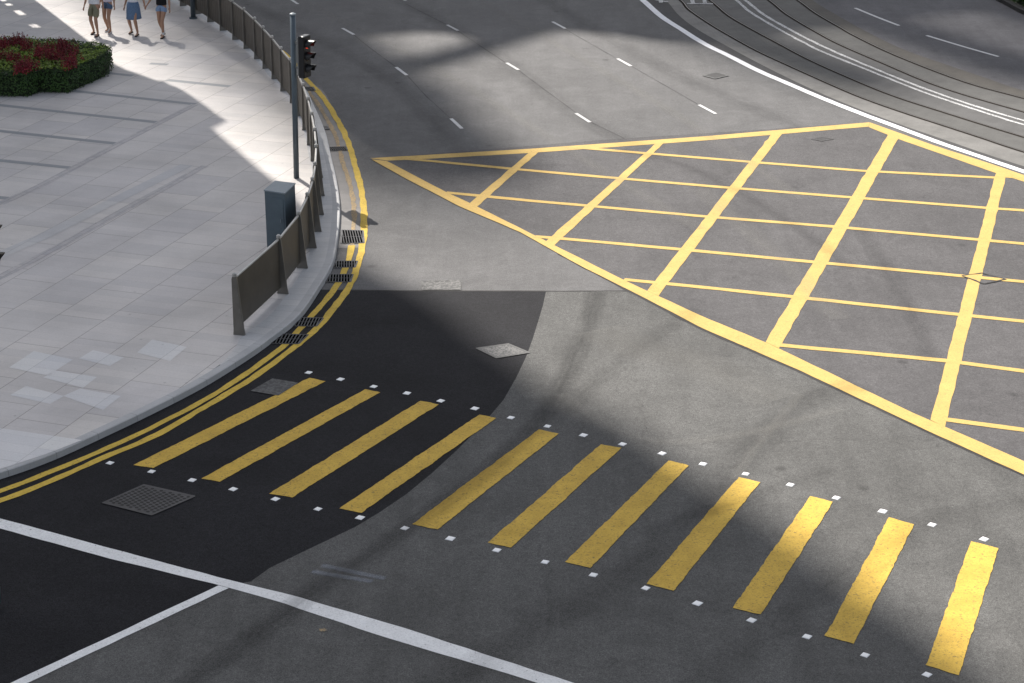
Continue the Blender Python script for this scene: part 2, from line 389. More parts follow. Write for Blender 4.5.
GHOST = film('ghost_of_removed_paint', (0.30, 0.32, 0.36), 0.42)
tracks = [
 ([(597, 292), (590, 315), (580, 345), (568, 375), (552, 402), (535, 425), (505, 455), (450, 500), (390, 540), (330, 580), (250, 640), (180, 690)], 0.55, RUBBER),
 ([(860, 385), (800, 405), (762, 440), (735, 470), (690, 520), (620, 580), (520, 640), (420, 700)], 0.8, RUBBER2),
 ([(700, 310), (650, 340), (600, 380), (560, 415)], 0.6, RUBBER2),
 ([(1024, 500), (940, 520), (870, 560), (780, 620), (700, 690)], 0.9, RUBBER2),
 ([(800, 395), (775, 425), (750, 455), (735, 480)], 0.25, POLISH),
 ([(830, 470), (730, 505), (640, 535)], 0.5, RUBBER2),
 ([(560, 395), (640, 440), (740, 435), (840, 410)], 0.35, POLISH),
 ([(600, 330), (640, 350), (700, 365), (780, 400)], 1.4, POLISH),
 ([(545, 0), (620, 45), (700, 85), (800, 128)], 0.9, RUBBER2),
 ([(240, 0), (330, 45), (396, 85), (440, 130), (470, 160)], 0.8, RUBBER2),
 ([(400, 0), (490, 50), (560, 105), (640, 150)], 0.9, RUBBER2),
 ([(300, 0), (420, 60), (520, 120), (600, 170), (700, 230)], 0.5, POLISH),
 ([(480, 0), (600, 70), (700, 130), (800, 200)], 0.5, POLISH),
 ([(620, 150), (700, 172), (800, 230), (850, 270)], 0.5, RUBBER2),
 ([(860, 230), (905, 300), (930, 360)], 0.5, RUBBER2),
 ([(700, 190), (780, 260), (840, 320)], 0.7, POLISH),
]
for i, (px, wd, m) in enumerate(tracks):
    mb = MB(); z = 0.0155 + i * 0.0001
    P = line(px, 0, 5); ribbon(mb, P, wd, z); o = mb.build('tyre_track', m); o['kind'] = 'structure'
mb = MB()
for k, (a, b) in enumerate([((312, 572), (372, 582)), ((322, 566), (385, 579))]):
    ribbon(mb, [G(*a), G(*b)], 0.16, 0.0104 + 0.0002 * k)
o = mb.build('faded_marking', GHOST); o['kind'] = 'structure'

# lane joints running between the dashes
mb = MB()
for px in ([(354, 35), (370, 48), (396, 67)], [(407, 75.5), (428, 98), (451, 119)], [(406, 4), (447, 25)], [(458, 31), (506, 63)], [(518, 70), (576, 113)], [(565, 29), (617, 59)], [(631, 66), (699, 105)], [(590, 122), (640, 146)]):
    ribbon(mb, [G(*p) for p in px], 0.022, 0.003, 0.02, 0.4)
o = mb.build('lane_joint', A_NEWISH); o['kind'] = 'structure'

# ------------------------------------------------------------------ kerb line and pavement
KH = 0.115
kerb_px = [(-420, 590), (-200, 540), (-90, 507), (0, 479.8), (52.7, 461), (105.5, 437), (150, 415.7), (201.3, 389.3), (245.2, 362.2), (271.6, 343.5), (300, 320), (322, 288), (333.3, 266.9), (338, 243.4), (340.3, 220), (340.1, 204), (337.4, 185), (333.8, 168.7), (330.6, 155), (326.8, 138.6), (320.4, 122), (313.3, 107), (306.3, 93)]
fence_px = [(288, 103), (283, 91), (274, 79), (265, 68.5), (256.6, 59), (246, 48.6), (234.6, 39.7), (222, 30.6), (209.6, 22), (197, 14), (182, 6), (167, -2), (150, -11), (130, -21)]
K0 = [G(*p) for p in kerb_px]
Fu = [G(x, y, KH) for x, y in fence_px]
Ku = offs(Fu, -0.47)
K0 = K0 + [Vector((p.x, p.y, 0)) for p in Ku[2:]]
last = K0[-1]; dirn = (K0[-1] - K0[-3]).normalized()
K0 += [last + dirn * 30, last + dirn * 200]
KERB_L = catmull(K0, 5)
def at_z(P, z): return [Vector((p.x, p.y, z)) for p in P]
k_face_b = at_z(KERB_L, -0.02); k_face_t = at_z(offs(KERB_L, 0.012), KH - 0.012); k_top_o = at_z(offs(KERB_L, 0.035), KH)
k_top_i = at_z(offs(KERB_L, 0.17), KH)
mb = MB(); acc = 0; vs = []; uv = []
for i in range(len(KERB_L)):
    if i: acc += (KERB_L[i] - KERB_L[i - 1]).length
    for q, v in ((k_face_b[i], 0.1), (k_face_t[i], 0.35), (k_top_o[i], 0.5), (k_top_i[i], 0.9)): vs.append(q); uv.append((acc, v))
n = len(KERB_L)
mb.add(vs, [(4 * i + k, 4 * i + 4 + k, 4 * i + 5 + k, 4 * i + 1 + k) for i in range(n - 1) for k in range(3)], 0, uv)
ko = mb.build('kerb', KERB, smooth=False); ko['kind'] = 'structure'
# strip of cross-laid setts behind the kerb, running from beside the railing end to the far corner
i0 = 11 * 5 - 16
strip_in = at_z(offs(KERB_L, 0.52), KH)
i_strip = min(range(n), key=lambda i: (KERB_L[i] - G(225, 375)).length)
mb = MB(); vs = []; uv = []; acc = 0
for i in range(i_strip, n):
    if i > i_strip: acc += (KERB_L[i] - KERB_L[i - 1]).length
    w_ = min(1.0, (i - i_strip) / 6.0)
    a = k_top_i[i]; b = a.lerp(strip_in[i], max(0.05, w_))
    vs += [a, b]; uv += [(acc, 0.05), (acc, 0.95)]
m_ = len(vs) // 2
mb.add(vs, [(2 * i, 2 * i + 2, 2 * i + 3, 2 * i + 1) for i in range(m_ - 1)], 0, uv)
strip_edge = [vs[2 * i + 1] for i in range(m_)]
o = mb.build('pavement_edge_strip', EDGE_SLAB); o['kind'] = 'structure'
pv = at_z(k_top_i[:i_strip], KH) + strip_edge
rows_ = []
for p in pv:
    if not rows_ or p.y > rows_[-1].y + 0.01: rows_.append(p)
rows_.append(rows_[-1] + Vector((-5, 60, 0)))
pvs = []; pfs = []
for p in rows_: pvs += [p, Vector((-400, p.y, KH))]
mb = MB(); mb.add(pvs, [(2 * i, 2 * i + 2, 2 * i + 3, 2 * i + 1) for i in range(len(rows_) - 1)])
pavement = mb.build('pavement', PAV); pavement['kind'] = 'structure'

pat = MB()
def pband(px, z, mi, w=None):
    P = [G(x, y, KH + z) for x, y in px]
    if w: ribbon(pat, P, w, KH + z, 0.0, None, mi)
    else: pat.add(P, [tuple(range(len(P)))], mi)
# dark granite bands across the paving
for a, b, wd in [((-120, 92), (159, 122.6), .20), ((-120, 118), (118.5, 143.9), .20), ((-120, 148), (72.4, 168), .20), ((-120, 186), (9, 198.5), .20), ((60, 89.5), (195.4, 104.3), .20), ((95, 71.5), (133, 75.8), .20), ((167, 80), (230, 86.5), .22), ((150, 63.5), (168, 64.6), .2)]:
    ribbon(pat, [G(*a, KH), G(*b, KH)], wd, KH + 0.003, 0, None, 0)
# sett courses running the other way
for px, wd, mi in [([(0, 204), (40, 186), (118.5, 144), (195, 104.5)], 0.22, 1), ([(-30, 292), (14, 270), (60, 246), (120, 212), (205, 166)], 0.22, 1), ([(-30, 268), (40, 238), (100, 208), (187, 165)], 0.34, 2), ([(165, 64), (185, 78), (172, 64)][:0], 0.1, 1)]:
    if px: ribbon(pat, [G(*p, KH) for p in px], wd, KH + 0.0025 + 0.0006 * mi, 0, None, mi)
# replaced pale slabs
for q in [[(9, 367.5), (34, 351), (73, 359.5), (48, 375.5)], [(79, 358.5), (93, 350), (124, 357.5), (110, 366)],
          [(43, 377.5), (56, 370.5), (97, 377), (83, 388)], [(63, 396), (80, 388.5), (121, 396), (103, 410)],
          [(137, 352.5), (152, 339.5), (187, 347), (170, 361)], [(10, 395), (26, 386), (64, 396), (50, 404)],
          [(-60, 412), (0, 428), (82, 440), (46, 454), (0, 469), (-60, 490)]]:
    pband(q, 0.0032, 3)
o = pat.build('paving_pattern', [PAV_DARK, PAV_SEAM, PAV_BLUE, PAV_LIGHT]); o['kind'] = 'structure'

# concrete gutter channel beside the far kerb
ig = min(range(n), key=lambda i: (KERB_L[i] - G(337, 250)).length)
mb = MB(); vs = []; uv = []; acc = 0
for i in range(ig, n):
    acc += (KERB_L[i] - KERB_L[i - 1]).length
    vs += [at_z([KERB_L[i]], 0.0035)[0], at_z(offs(KERB_L, -0.46), 0.0035)[i]]; uv += [(acc, 0.05), (acc, 0.95)]
m_ = len(vs) // 2
mb.add(vs, [(2 * i, 2 * i + 2, 2 * i + 3, 2 * i + 1) for i in range(m_ - 1)], 0, uv)
o = mb.build('gutter', GUTTER); o['kind'] = 'structure'

# ------------------------------------------------------------------ tramway
ZT = 0.006
t_out = line([(610, -40), (640, -20), (665.4, 0), (679, 15.6), (698.6, 30.3), (728, 46.9), (757, 62.5), (796, 82), (840, 101.6), (898, 123.8), (941.8, 139), (1024, 166.6), (1180, 213)])
t_r1 = line([(625, -40), (652, -20), (680, 0), (688.8, 9.8), (708.4, 23.4), (728, 35.2), (757, 51.2), (786.5, 65), (840, 89), (869.5, 101), (907.6, 114.3), (945.6, 126.6), (983.7, 139), (1024, 152.3), (1180, 200)])
t_r2 = line([(650, -40), (680, -20), (709.3, 0), (728, 15.6), (749.4, 28.3), (776.7, 43), (806, 58.6), (840, 74.2), (890, 95), (945, 113), (1024, 137.5), (1180, 183)])
t_w1 = line([(675, -40), (705, -20), (735.7, 0), (749.4, 11.7), (776.7, 28.3), (806, 44), (824, 52.7), (872.8, 72.3), (921.7, 91.8), (970.5, 108.4), (1024, 125), (1180, 170)])
t_w2 = line([(684, -40), (714, -20), (744.5, 0), (765, 15.6), (796, 33.2), (824, 47.2), (863, 64.2), (911.9, 84), (960.7, 101.6), (1024, 121), (1180, 165)])
t_r3 = line([(705, -40), (735, -20), (768, 0), (786.5, 14.6), (815.8, 32.2), (840, 45), (882.6, 63.5), (941, 87.5), (1024, 112.3), (1180, 155)])
t_r4 = line([(735, -40), (765, -20), (797, 0), (815.8, 13.7), (840, 27.8), (853.3, 35.5), (882.6, 50), (912, 62.5), (951, 77.5), (980, 87), (1024, 98.7), (1180, 140)])
t_in = line([(753, -40), (783, -20), (812, 0), (824, 7.8), (840, 17), (863, 30), (902, 49), (951, 66.4), (990, 79.5), (1024, 90.8), (1180, 132)])
def between(name, A, B, m, z, kind='structure', k=60):
    def rs(P):
        L = [0]
        for a, b in zip(P, P[1:]): L.append(L[-1] + (b - a).length)
        out = []; j = 0
        for i in range(k + 1):
            s_ = L[-1] * i / k
            while j < len(P) - 2 and L[j + 1] < s_: j += 1
            out.append(P[j].lerp(P[j + 1], (s_ - L[j]) / max(1e-6, L[j + 1] - L[j])))
        return out, L[-1]
    a, la = rs(A); b, lb = rs(B); mb = MB(); vs = []; uv = []
    for i in range(k + 1):
        vs += [Vector((a[i].x, a[i].y, z)), Vector((b[i].x, b[i].y, z))]; uv += [(la * i / k, 0.02), (la * i / k, 0.98)]
    mb.add(vs, [(2 * i, 2 * i + 1, 2 * i + 3, 2 * i + 2) for i in range(k)], 0, uv)
    o = mb.build(name, m)
    for p in o.data.polygons:
        pass
    o['kind'] = kind; return o
between('tram_track_edge', t_out, t_r1, T_LIGHT, ZT)
between('tram_track_bed', t_r1, t_r2, T_BED, ZT)
between('tram_track_centre', t_r2, t_r3, T_MID, ZT)
between('tram_track_bed', t_r3, t_r4, T_BED, ZT)
between('tram_track_edge', t_r4, t_in, T_BROWN, ZT)
far_road_edge = [Vector((p.x, p.y, 0.002)) for p in t_in]
sheet('far_road', far_road_edge + [Vector((120, 60, 0.002)), Vector((120, 140, 0.002)), Vector((far_road_edge[0].x + 4, 140, 0.002))], A_FAR)
EDGE = line([(600, -35), (620, -18), (642, 1), (659.5, 16.6), (679, 29.3), (702.5, 44), (728, 56.6), (757, 71.3), (786.5, 84), (815.8, 96.7), (840, 106.4), (860, 114.3), (898, 128.5), (941.8, 144.7), (983.7, 159), (1024, 172.9), (1180, 226)])
between('tram_side_strip', EDGE, t_out, A_NEWISH, 0.0045)
tramway = empty('tram_rails', G(800, 50)); tag(tramway, 'pairs of grooved tram rails curving through concrete at the far right of the road', 'tram rails')
for P in (t_r1, t_r2, t_r3, t_r4):
    base = tramway.location
    mb = MB(); ribbon(mb, [p - base for p in P], 0.12, ZT + 0.006); rl = mb.build('groove', GROOVE, tramway)
    for sgn in (1,):
        mb = MB(); ribbon(mb, [p - base for p in offs(P, 0.02)], 0.03, ZT + 0.010); mb.build('rail', STEEL_RAIL, tramway)
# worn double white line between the tracks
dl = empty('double_white_line'); tag(dl, 'worn double white line curving between the two tram tracks', 'road marking')
for P, sd in ((t_w1, 3), (t_w2, 8)):
    mb = MB(); ribbon(mb, P, 0.10, ZT + 0.005, 0.02, 0.5, seed=sd); mb.build('line', W_TRAM, dl)
mb = MB()
ribbon(mb, offs(EDGE, 0.05), 0.20, ZT + 0.004, 0.008, 0.5)
tag(mb.build('edge_line', W_EDGE), 'bold white solid line curving along the near side of the tram tracks', 'road marking')
# letters painted between the first pair of rails, only their feet in view
def stroke(mb, a, b, w=0.11, z=0.014): ribbon(mb, [G(*a), G(*b)], w, z)
mb = MB()
for k, (a, b) in enumerate([((690, -6), (693, 3.4)), ((703, -6), (705, 3.4)), ((687, 3.9), (713, 4.3))]): stroke(mb, a, b, 0.12, 0.014 + k * 0.0008)
tag(mb.build('painted_lettering', W_TRAM), 'feet of white painted letters between the tram rails at the top edge', 'road marking')
mb = MB()
for k, (a, b) in enumerate([((655, 0.2), (668, 2.2)), ((660, -3), (661, 3)), ((652, -5), (666, -4))]): stroke(mb, a, b, 0.12, 0.014 + k * 0.0008)
tag(mb.build('painted_symbol', W_TRAM), 'small broken white painted symbol beside the bold white edge line', 'road marking')

# far kerb and planted verge in the top right corner
corner = line([(960, -22), (990, -3), (1003, 4), (1014, 10), (1024, 14.8), (1060, 28), (1120, 48)])
mb = MB(); A = at_z(corner, 0); B = at_z(corner, .12); C_ = at_z(offs(corner, 0.2), .12); vs = []; uv = []
for i in range(len(corner)): vs += [A[i], B[i], C_[i]]; uv += [(i * .3, .1), (i * .3, .4), (i * .3, .9)]
mb.add(vs, [(3 * i + k, 3 * i + 3 + k, 3 * i + 4 + k, 3 * i + 1 + k) for i in range(len(corner) - 1) for k in range(2)], 0, uv)
o = mb.build('far_kerb', TAR); o['kind'] = 'structure'
VERGE = concrete('verge_soil', (0.07, 0.075, 0.055), grime=0.5)
vg = at_z(offs(corner, 0.2), .121)
sheet('verge', vg + [Vector((80, vg[-1].y + 3, .121)), Vector((80, 120, .121)), Vector((vg[0].x + 1, 120, .121))], VERGE)

# ------------------------------------------------------------------ road markings
ZP = 0.012
bars = [[(309.9,377.6),(325.8,381.2),(153.2,467.9),(133.3,464.9)],[(365,389.2),(380,392.2),(219.6,481.8),(201.3,478.5)],
[(420.5,400.8),(438.7,404.5),(292.6,497.1),(269.1,493.5)],[(479.5,414.6),(496.5,418),(361.7,512.4),(339,508.4)],
[(538.9,429.3),(558.5,433.5),(437.7,529.2),(411.9,524.1)],[(601,444.2),(621.4,447.7),(510.8,547.6),(487.6,542.5)],
[(668.8,460.3),(688.4,465.4),(590.4,567.6),(565,561.8)],[(738.8,476.8),(760,482.2),(673.6,590.5),(646.2,583.7)],
[(810.3,495.9),(833.2,501.7),(760.6,614.5),(732.7,607.8)],[(888.9,517.1),(913.8,524.2),(854,643.7),(825.1,635.7)],
[(970.9,541),(998.5,548),(958.8,675.3),(926.2,664.9)]]
cross = empty('pedestrian_crossing'); tag(cross, 'crossing of eleven thick yellow stripes bordered by rows of small white studs', 'crossing')
for i, B in enumerate(bars):
    sheet('stripe', wob_poly(B, ZP, 0.010, 0.05, seed=i * 3.1), Y_BAR, None, cross)
studs = [(151.5,471.9),(192,480.5),(233.2,489.5),(275.4,499.4),(317.9,509.4),(360,518),(404.8,528.6),(450.3,538.9),(496.7,550.5),(545,562.4),(593.3,575.3),(645.6,588.5),(697.4,603.7),(751.5,620.6),(807,637),(865,655.5),(926.9,675),
 (110,463.3),(308.6,373.3),(340.5,379.6),(373.7,386.9),(406.9,393.5),(440.7,401.2),(474.8,408.8),(510.8,418),(547.3,426.6),(583.4,435.5),(622.4,444.5),(662,453.8),(702.8,464.4),(745.5,474.4),(790.2,485.2),(836.2,498.3),(882.6,511.7),(932,525.2),(984,539.6)]
studs = [s for s in studs if s != (308.6,373.3)] + [(308.6, 372.9)]
studs_w = [G(*s) for s in studs]
studs.remove((110,463.3)); studs.insert(0, (110,463.3))
stud_me = None
def stud_mesh():
    mb = MB(); c = 0.055
    pts = [(-c, -c), (c, -c), (c, c), (-c, c)]
    vs = [(x, y, 0.0) for x, y in pts] + [(x * .82, y * .85, 0.009) for x, y in pts]
    mb.add(vs, [(4, 5, 6, 7), (0, 1, 5, 4), (1, 2, 6, 5), (2, 3, 7, 6), (3, 0, 4, 7)])
    return mb
allst = studs[:18]; top = sorted(studs[18:])
for row in (allst, top):
    for i, s in enumerate(row):
        p = G(*s); q = G(*row[min(i + 1, len(row) - 1)]); r_ = G(*row[max(i - 1, 0)]); d = q - r_
        if stud_me is None: so_ = stud_mesh().build('stud', W_STUD, cross); stud_me = so_.data
        else: so_ = bpy.data.objects.new('stud', stud_me); COL.objects.link(so_); so_.parent = cross
        so_.location = (p.x, p.y, 0.006); so_.rotation_euler = (0, 0, math.atan2(d.y, d.x) + random.uniform(-.12, .12)); k = random.uniform(.9, 1.1); so_.scale = (k, k, 1)

# box junction
bj = empty('box_junction'); tag(bj, 'large yellow hatched box of crossing lines covering the middle of the junction', 'road marking')
def ext(a, b, x):
    k = (x - a[0]) / (b[0] - a[0]); return (x, a[1] + (b[1] - a[1]) * k)
sheet('outline', wob_poly([(370, 158.2), (530, 148.7), (700, 136.6), (869.5, 122.2), (868.6, 126.6), (700, 140.8), (528.7, 153), (408.7, 159.8), (387, 160.6)], ZP, 0.006, 0.3), Y_BOX, None, bj)
sheet('outline', wob_poly([(869.7, 122.3), (932, 144.6), (1000.8, 167), (1024, 175), (1220, 240), (1220, 250), (1024, 181.5), (997, 173.4), (897, 138.5), (868.8, 127)], ZP + .0006, 0.006, 0.3), Y_BOX, None, bj)
sheet('outline', wob_poly([(371.5, 159.3), (387, 160.9), (447, 192.5), (470, 203), (523, 229.3), (622, 279), (700, 315.2), (768, 343.3), (913, 412.7), (1024, 461), (1220, 548), (1220, 562), (1024, 474.5), (939, 436), (801, 371), (700, 327), (649, 300), (577, 264), (520, 232), (460, 206.5), (402, 176.4)], ZP + .0012, 0.006, 0.3), Y_BOX, None, bj)
for i, q in enumerate([[(529, 152.6), (538.5, 151.9), (476.6, 207), (469.5, 203.2)], [(656.8, 142.6), (665.2, 141.8), (554, 245.5), (545.6, 241.6)],
    [(772, 133.6), (782.8, 132.6), (658, 296), (647.4, 290.6)], [(888.2, 134.5), (898.5, 137.8), (779.4, 348), (765.6, 342)], [(996.2, 171.5), (1006.5, 174), (944.8, 427), (930.6, 419.8)]]):
    sheet('hatch_bar', wob_poly(q, ZP + .0018, 0.012, 0.25, i * 4.0), Y_BOX, None, bj)
thin = [[(574.7, 147.8), (642, 153.4), (720, 159.9), (860, 171.2), (996, 178.2)], [(406, 159.2), (530, 171), (614.5, 178.5), (720, 187.5), (862, 198.8), (989, 208.6), (1024, 210.9), (1200, 223)],
 [(446, 193), (530, 201.2), (584.7, 206), (706.6, 217.2), (831.7, 227), (1024, 244.3), (1200, 261)], [(535, 237), (557, 238.7), (681.7, 250), (809.7, 262.2), (1024, 282.3), (1200, 299.5)],
 [(624, 280), (720, 289.6), (796.6, 297.8), (1024, 322), (1200, 341)], [(775, 345.2), (779, 345.6), (943.6, 361), (1024, 371.8), (1200, 393)], [(940, 419.3), (1024, 430.6), (1200, 456)],
 [(1005, 177), (1024, 178.5), (1200, 188)]]
for i, px in enumerate(thin):
    mb = MB(); ribbon(mb, [G(*p) for p in px], 0.165, ZP + .0024, 0.012, 0.3, seed=i * 2.2); mb.build('hatch_line', Y_BOX, bj)

# double yellow lines along the kerb
grates_px = [[(301, 87.6), (313, 87.3), (315.5, 91), (302.5, 91.3)], [(322.5, 127), (327.8, 126.6), (329.2, 129.8), (323.8, 130.3)], [(328.5, 147.6), (346, 147), (347.6, 150.6), (329.8, 151.4)],
 [(341.5, 230.5), (363, 231), (364, 243.6), (341, 244)], [(336, 261.5), (357.5, 261.5), (355, 268), (333, 268)], [(330, 274.8), (353, 274.8), (350.5, 282.6), (326, 282.6)],
 [(298, 318.2), (323.5, 318.6), (316.5, 327), (291, 326.6)], [(279, 334.6), (308.5, 335.2), (298.5, 344.6), (271.5, 344)]]
outer = [(-420, 625), (-200, 564), (-90, 532), (0, 501.2), (52.7, 480.6), (105.5, 457.3), (149.4, 438.6), (180, 422.4), (215.9, 400.8), (252.5, 378.4), (278.9, 359.6), (303.3, 340.6), (322.6, 322.4), (339.8, 300.5), (351, 284), (356, 271.5), (359.4, 259.8), (362.4, 245.8), (363.9, 230), (363.8, 213), (362.2, 195), (359, 180), (356, 170), (350.8, 150.2), (346, 137.4), (339, 123.3), (328.6, 105.8), (319.2, 92.9), (308, 81), (299, 70.5)]
inner = [(-420, 614), (-200, 555), (-90, 522), (0, 491.8), (44, 474.8), (88, 457), (131.8, 437.8), (165, 421.4), (201.3, 402.3), (223.2, 389.3), (252.5, 369.6), (284.8, 345.2), (301.5, 327.6), (310.3, 317.8), (326.3, 300), (338.2, 283.8), (344.5, 271), (348.8, 259.8), (351.8, 245.8), (353.6, 231.7), (354.2, 215), (353, 200), (350.4, 187), (347.3, 177), (340.9, 155.9), (335.6, 136.2), (326.2, 118.7), (316.9, 102.3), (306, 89), (298, 80)]
dy = empty('double_yellow_line'); tag(dy, 'pair of yellow lines following the curved kerb, the inner one patchy and faded', 'road marking')
up_o = offs(Fu, -0.47 - 0.50)[3:]; up_i = offs(Fu, -0.47 - 0.27)[3:]
PO = [G(*p) for p in outer] + up_o; PI_ = [G(*p) for p in inner] + up_i
mb = MB(); ribbon(mb, catmull(PO, 4), 0.14, 0.011, 0.022, 0.12, seed=5); mb.build('line', Y_KERB, dy)
CI = catmull(PI_, 4)
j1 = min(range(len(CI)), key=lambda i: (CI[i] - G(351.8, 245.8)).length)
mb = MB(); ribbon(mb, CI[:j1 + 1], 0.13, 0.011, 0.016, 0.12, seed=9); mb.build('line', Y_KERB, dy)
mb = MB(); ribbon(mb, CI[j1:], 0.10, 0.011, 0.03, 0.12, seed=11); mb.build('line', Y_PINK, dy)

# white stop line and lane divider
sheet_o = sheet('stop_line', wob_poly([(-260, 450), (-100, 494), (0, 518.3), (110, 548), (218, 577), (300, 597.4), (403, 627.5), (515.7, 664.3), (574, 683), (700, 725), (700, 742), (539.6, 683.5), (509, 674), (389.5, 638.6), (270, 599), (228.5, 587.4), (110, 558.5), (0, 528.5), (-100, 502), (-260, 459)], 0.011, 0.006, 0.25), W_LINE, None)
tag(sheet_o, 'wide white stop line running diagonally across the dark near lanes', 'road marking')
o = sheet('lane_divider', wob_poly([(218.4, 585.4), (228.7, 587.9), (27.3, 683), (-350, 862), (-380, 862), (10.4, 683)], 0.0118, 0.006, 0.25), W_LINE, None)
tag(o, 'narrow white line joining the underside of the wide stop line at bottom left', 'road marking')

# lane dashes
dash_rows = [('nearest the railing', [((290, -1), (298, 4.2)), ((342.5, 28.4), (354, 34.8)), ((396, 67.3), (406.8, 75.4)), ((451, 118.8), (461.9, 128.8))]),
 ('along the middle of the road', [((396, -4), (406, 1)), ((447, 25), (458, 30.8)), ((506.6, 63), (518.4, 70)), ((576, 113.4), (590, 122.5))]),
 ('nearest the tram tracks', [((500, -8), (511, -2)), ((552.5, 21.9), (565.3, 28.8)), ((617.5, 58.8), (631, 66.3)), ((699, 105), (715.7, 114))])]
for nm, ds in dash_rows:
    e = empty('lane_line'); tag(e, 'row of short white dashes ' + nm, 'road marking', 'rows of white lane dashes')
    for a, b in ds:
        mb = MB(); ribbon(mb, [G(*a), G(*b)], 0.09, 0.008, 0.004, 0.2); mb.build('dash', W_DASH, e)
e = empty('lane_line'); tag(e, 'thin long white dashes on the shaded road beyond the tram tracks', 'road marking')
for a, b in [((790, -19), (832, -2)), ((855, 8.2), (899, 25.8)), ((926.5, 35.7), (998.4, 56.8)), ((1030, 66), (1110, 88))]:
    mb = MB(); ribbon(mb, line([a, ((a[0] + b[0]) / 2, (a[1] + b[1]) / 2 + 0.3), b]), 0.10, 0.009); mb.build('dash', W_DASH, e)
# scrap of yellow on the road
o = sheet('paint_spot', wob_poly([(319, 628.8), (325, 628), (327.5, 630.2), (320.5, 631.3)], 0.011, 0.03, 0.04), Y_PINK, None)
tag(o, 'tiny yellow paint scrap on the dark road below the wide stop line', 'paint mark')

# ------------------------------------------------------------------ gratings and covers
def grating(px, label, z=0.014, lean=True):
    C = [G(x, y, 0) for x, y in px]; c = sum(C, Vector()) / 4; t = empty('drain_grating', c); tag(t, label, 'drain grating', 'kerbside drain gratings')
    L = [p - c for p in C]
    pit = new_obj('pit', [Vector((p.x, p.y, 0.0105 + 0.0015)) for p in L], [(0, 1, 2, 3)], PIT, t)
    mb = MB()
    for i in range(4):
        a, b = L[i], L[(i + 1) % 4]; ribbon(mb, [Vector((a.x, a.y, 0)), Vector((b.x, b.y, 0))], 0.035, z + 0.001 + i * .0003)
    mb.build('frame', IRON_FR, t)
    mb = MB(); nb = 8
    for k in range(nb):
        u = (k + 0.7) / (nb + 0.4)
        a = L[0].lerp(L[1], max(0, u - .06)); b = L[3].lerp(L[2], min(1, u + .06))
        mb.tube([Vector((a.x, a.y, z)), Vector((b.x, b.y, z))], 0.011, 6)
    for u in (0.5,):
        a = L[0].lerp(L[3], u); b = L[1].lerp(L[2], u); mb.tube([Vector((a.x, a.y, z)), Vector((b.x, b.y, z))], 0.009, 6)
    mb.build('bars', IRON, t)
glabels = ['drain grating farthest up the gutter, below the traffic light head', 'small grating beside the far kerb between the two longer dark ones', 'dark narrow grating across the gutter left of the box tip',
 'sunlit grating crossed by the shadow of the traffic light pole', 'shaded grating just below the sunlit one, upper of a close pair', 'shaded grating, lower of the close pair at the bend of the kerb',
 'grating between the yellow lines, upper of the pair nearest the crossing', 'grating between kerb and yellow lines, closest of all to the crossing']
for q, lb in zip(grates_px, glabels): grating(q, lb)

def cover(px, label, kind, col=None):
    C = [G(x, y, 0) for x, y in px]; c = sum(C, Vector()) / 4; t = empty('manhole_cover', c); tag(t, label, 'manhole cover')
    L = [p - c for p in C]; z = 0.016
    mb = MB()
    for i in range(4):
        a, b = L[i], L[(i + 1) % 4]; d = (b - a).normalized()
        ribbon(mb, [a - d * .02, b + d * .02], 0.06, z + i * .0004)
    mb.build('frame', col[0] if col else IRON_FR, t)
    new_obj('plate', [Vector((p.x * .97, p.y * .97, z - .003)) for p in L], [(0, 1, 2, 3)], col[1] if col else IRON, t)
    if kind == 'holes':
        mb = MB(); nx = 11
        for i in range(nx):
            for j in range(nx):
                u = (i + .5 + (.25 if j % 2 else -.25) * 1.0) / nx; v = (j + .5) / nx
                if not (0.06 < u < 0.94): continue
                a = L[0].lerp(L[1], u); b = L[3].lerp(L[2], u); p = a.lerp(b, v)
                r = 0.032
                k = 6
                vs = [(p.x + r * math.cos(q_ * 2 * math.pi / k), p.y + r * math.sin(q_ * 2 * math.pi / k), z + .001) for q_ in range(k)]
                mb.add(vs, [tuple(range(k))])
        mb.build('holes', TAR, t)
def speckle(name, base, dark, sc, th=0.5):
    m = mat(name, base, 0.75); t = NT(m); v = t.coord()
    t.base(t.mul(base, dark, fac=t.ramp(t.noise(v, sc, 4, 0.8), [(th - .06, 0.0), (th + .06, 1.0)]), mode='MIX')); return m
GRAVEL = speckle('gravelly_concrete_infill', (0.17, 0.165, 0.16), (0.07, 0.07, 0.07), 22, 0.5)
GRAVEL_FR = speckle('concrete_surround', (0.11, 0.108, 0.105), (0.08, 0.08, 0.08), 16)
GRAVEL_D = speckle('dull_infill', (0.10, 0.10, 0.10), (0.05, 0.05, 0.05), 14)
ROUGHC = speckle('chequered_infill', (0.125, 0.122, 0.118), (0.05, 0.05, 0.05), 13, 0.49)
cover([(104.4, 503.5), (144, 486), (193.3, 497.2), (151.6, 515.4)], 'dark cast iron drain cover with rows of holes near the kerb and stop line', 'holes')
cover([(477.4, 349), (508, 344.7), (528.2, 353.2), (496.8, 358.4)], 'pale gravelly cover at the edge of the new asphalt, half sunlit', '', (GRAVEL_FR, GRAVEL))
cover([(422.6, 282), (459, 281), (459.6, 290), (423.5, 290)], 'rough pale rectangular cover above the joint of the new asphalt', '', (ROUGHC, ROUGHC))
cover([(253, 391.4), (273, 380), (296, 383.9), (277.8, 395.5)], 'dull grey square cover under the first yellow stripe by the kerb', '', (GRAVEL_D, GRAVEL_D))
cover([(703.5, 76), (716, 72.8), (728, 76), (715, 79)], 'small faint cover in the sunlit road near the white edge line', '', (GRAVEL_D, A_NEWISH))
cover([(812, 139.6), (822, 137.4), (833, 139.4), (822, 141.4)], 'faint worn cover inside the top of the yellow box', '', (A_BOX, A_NEWISH))
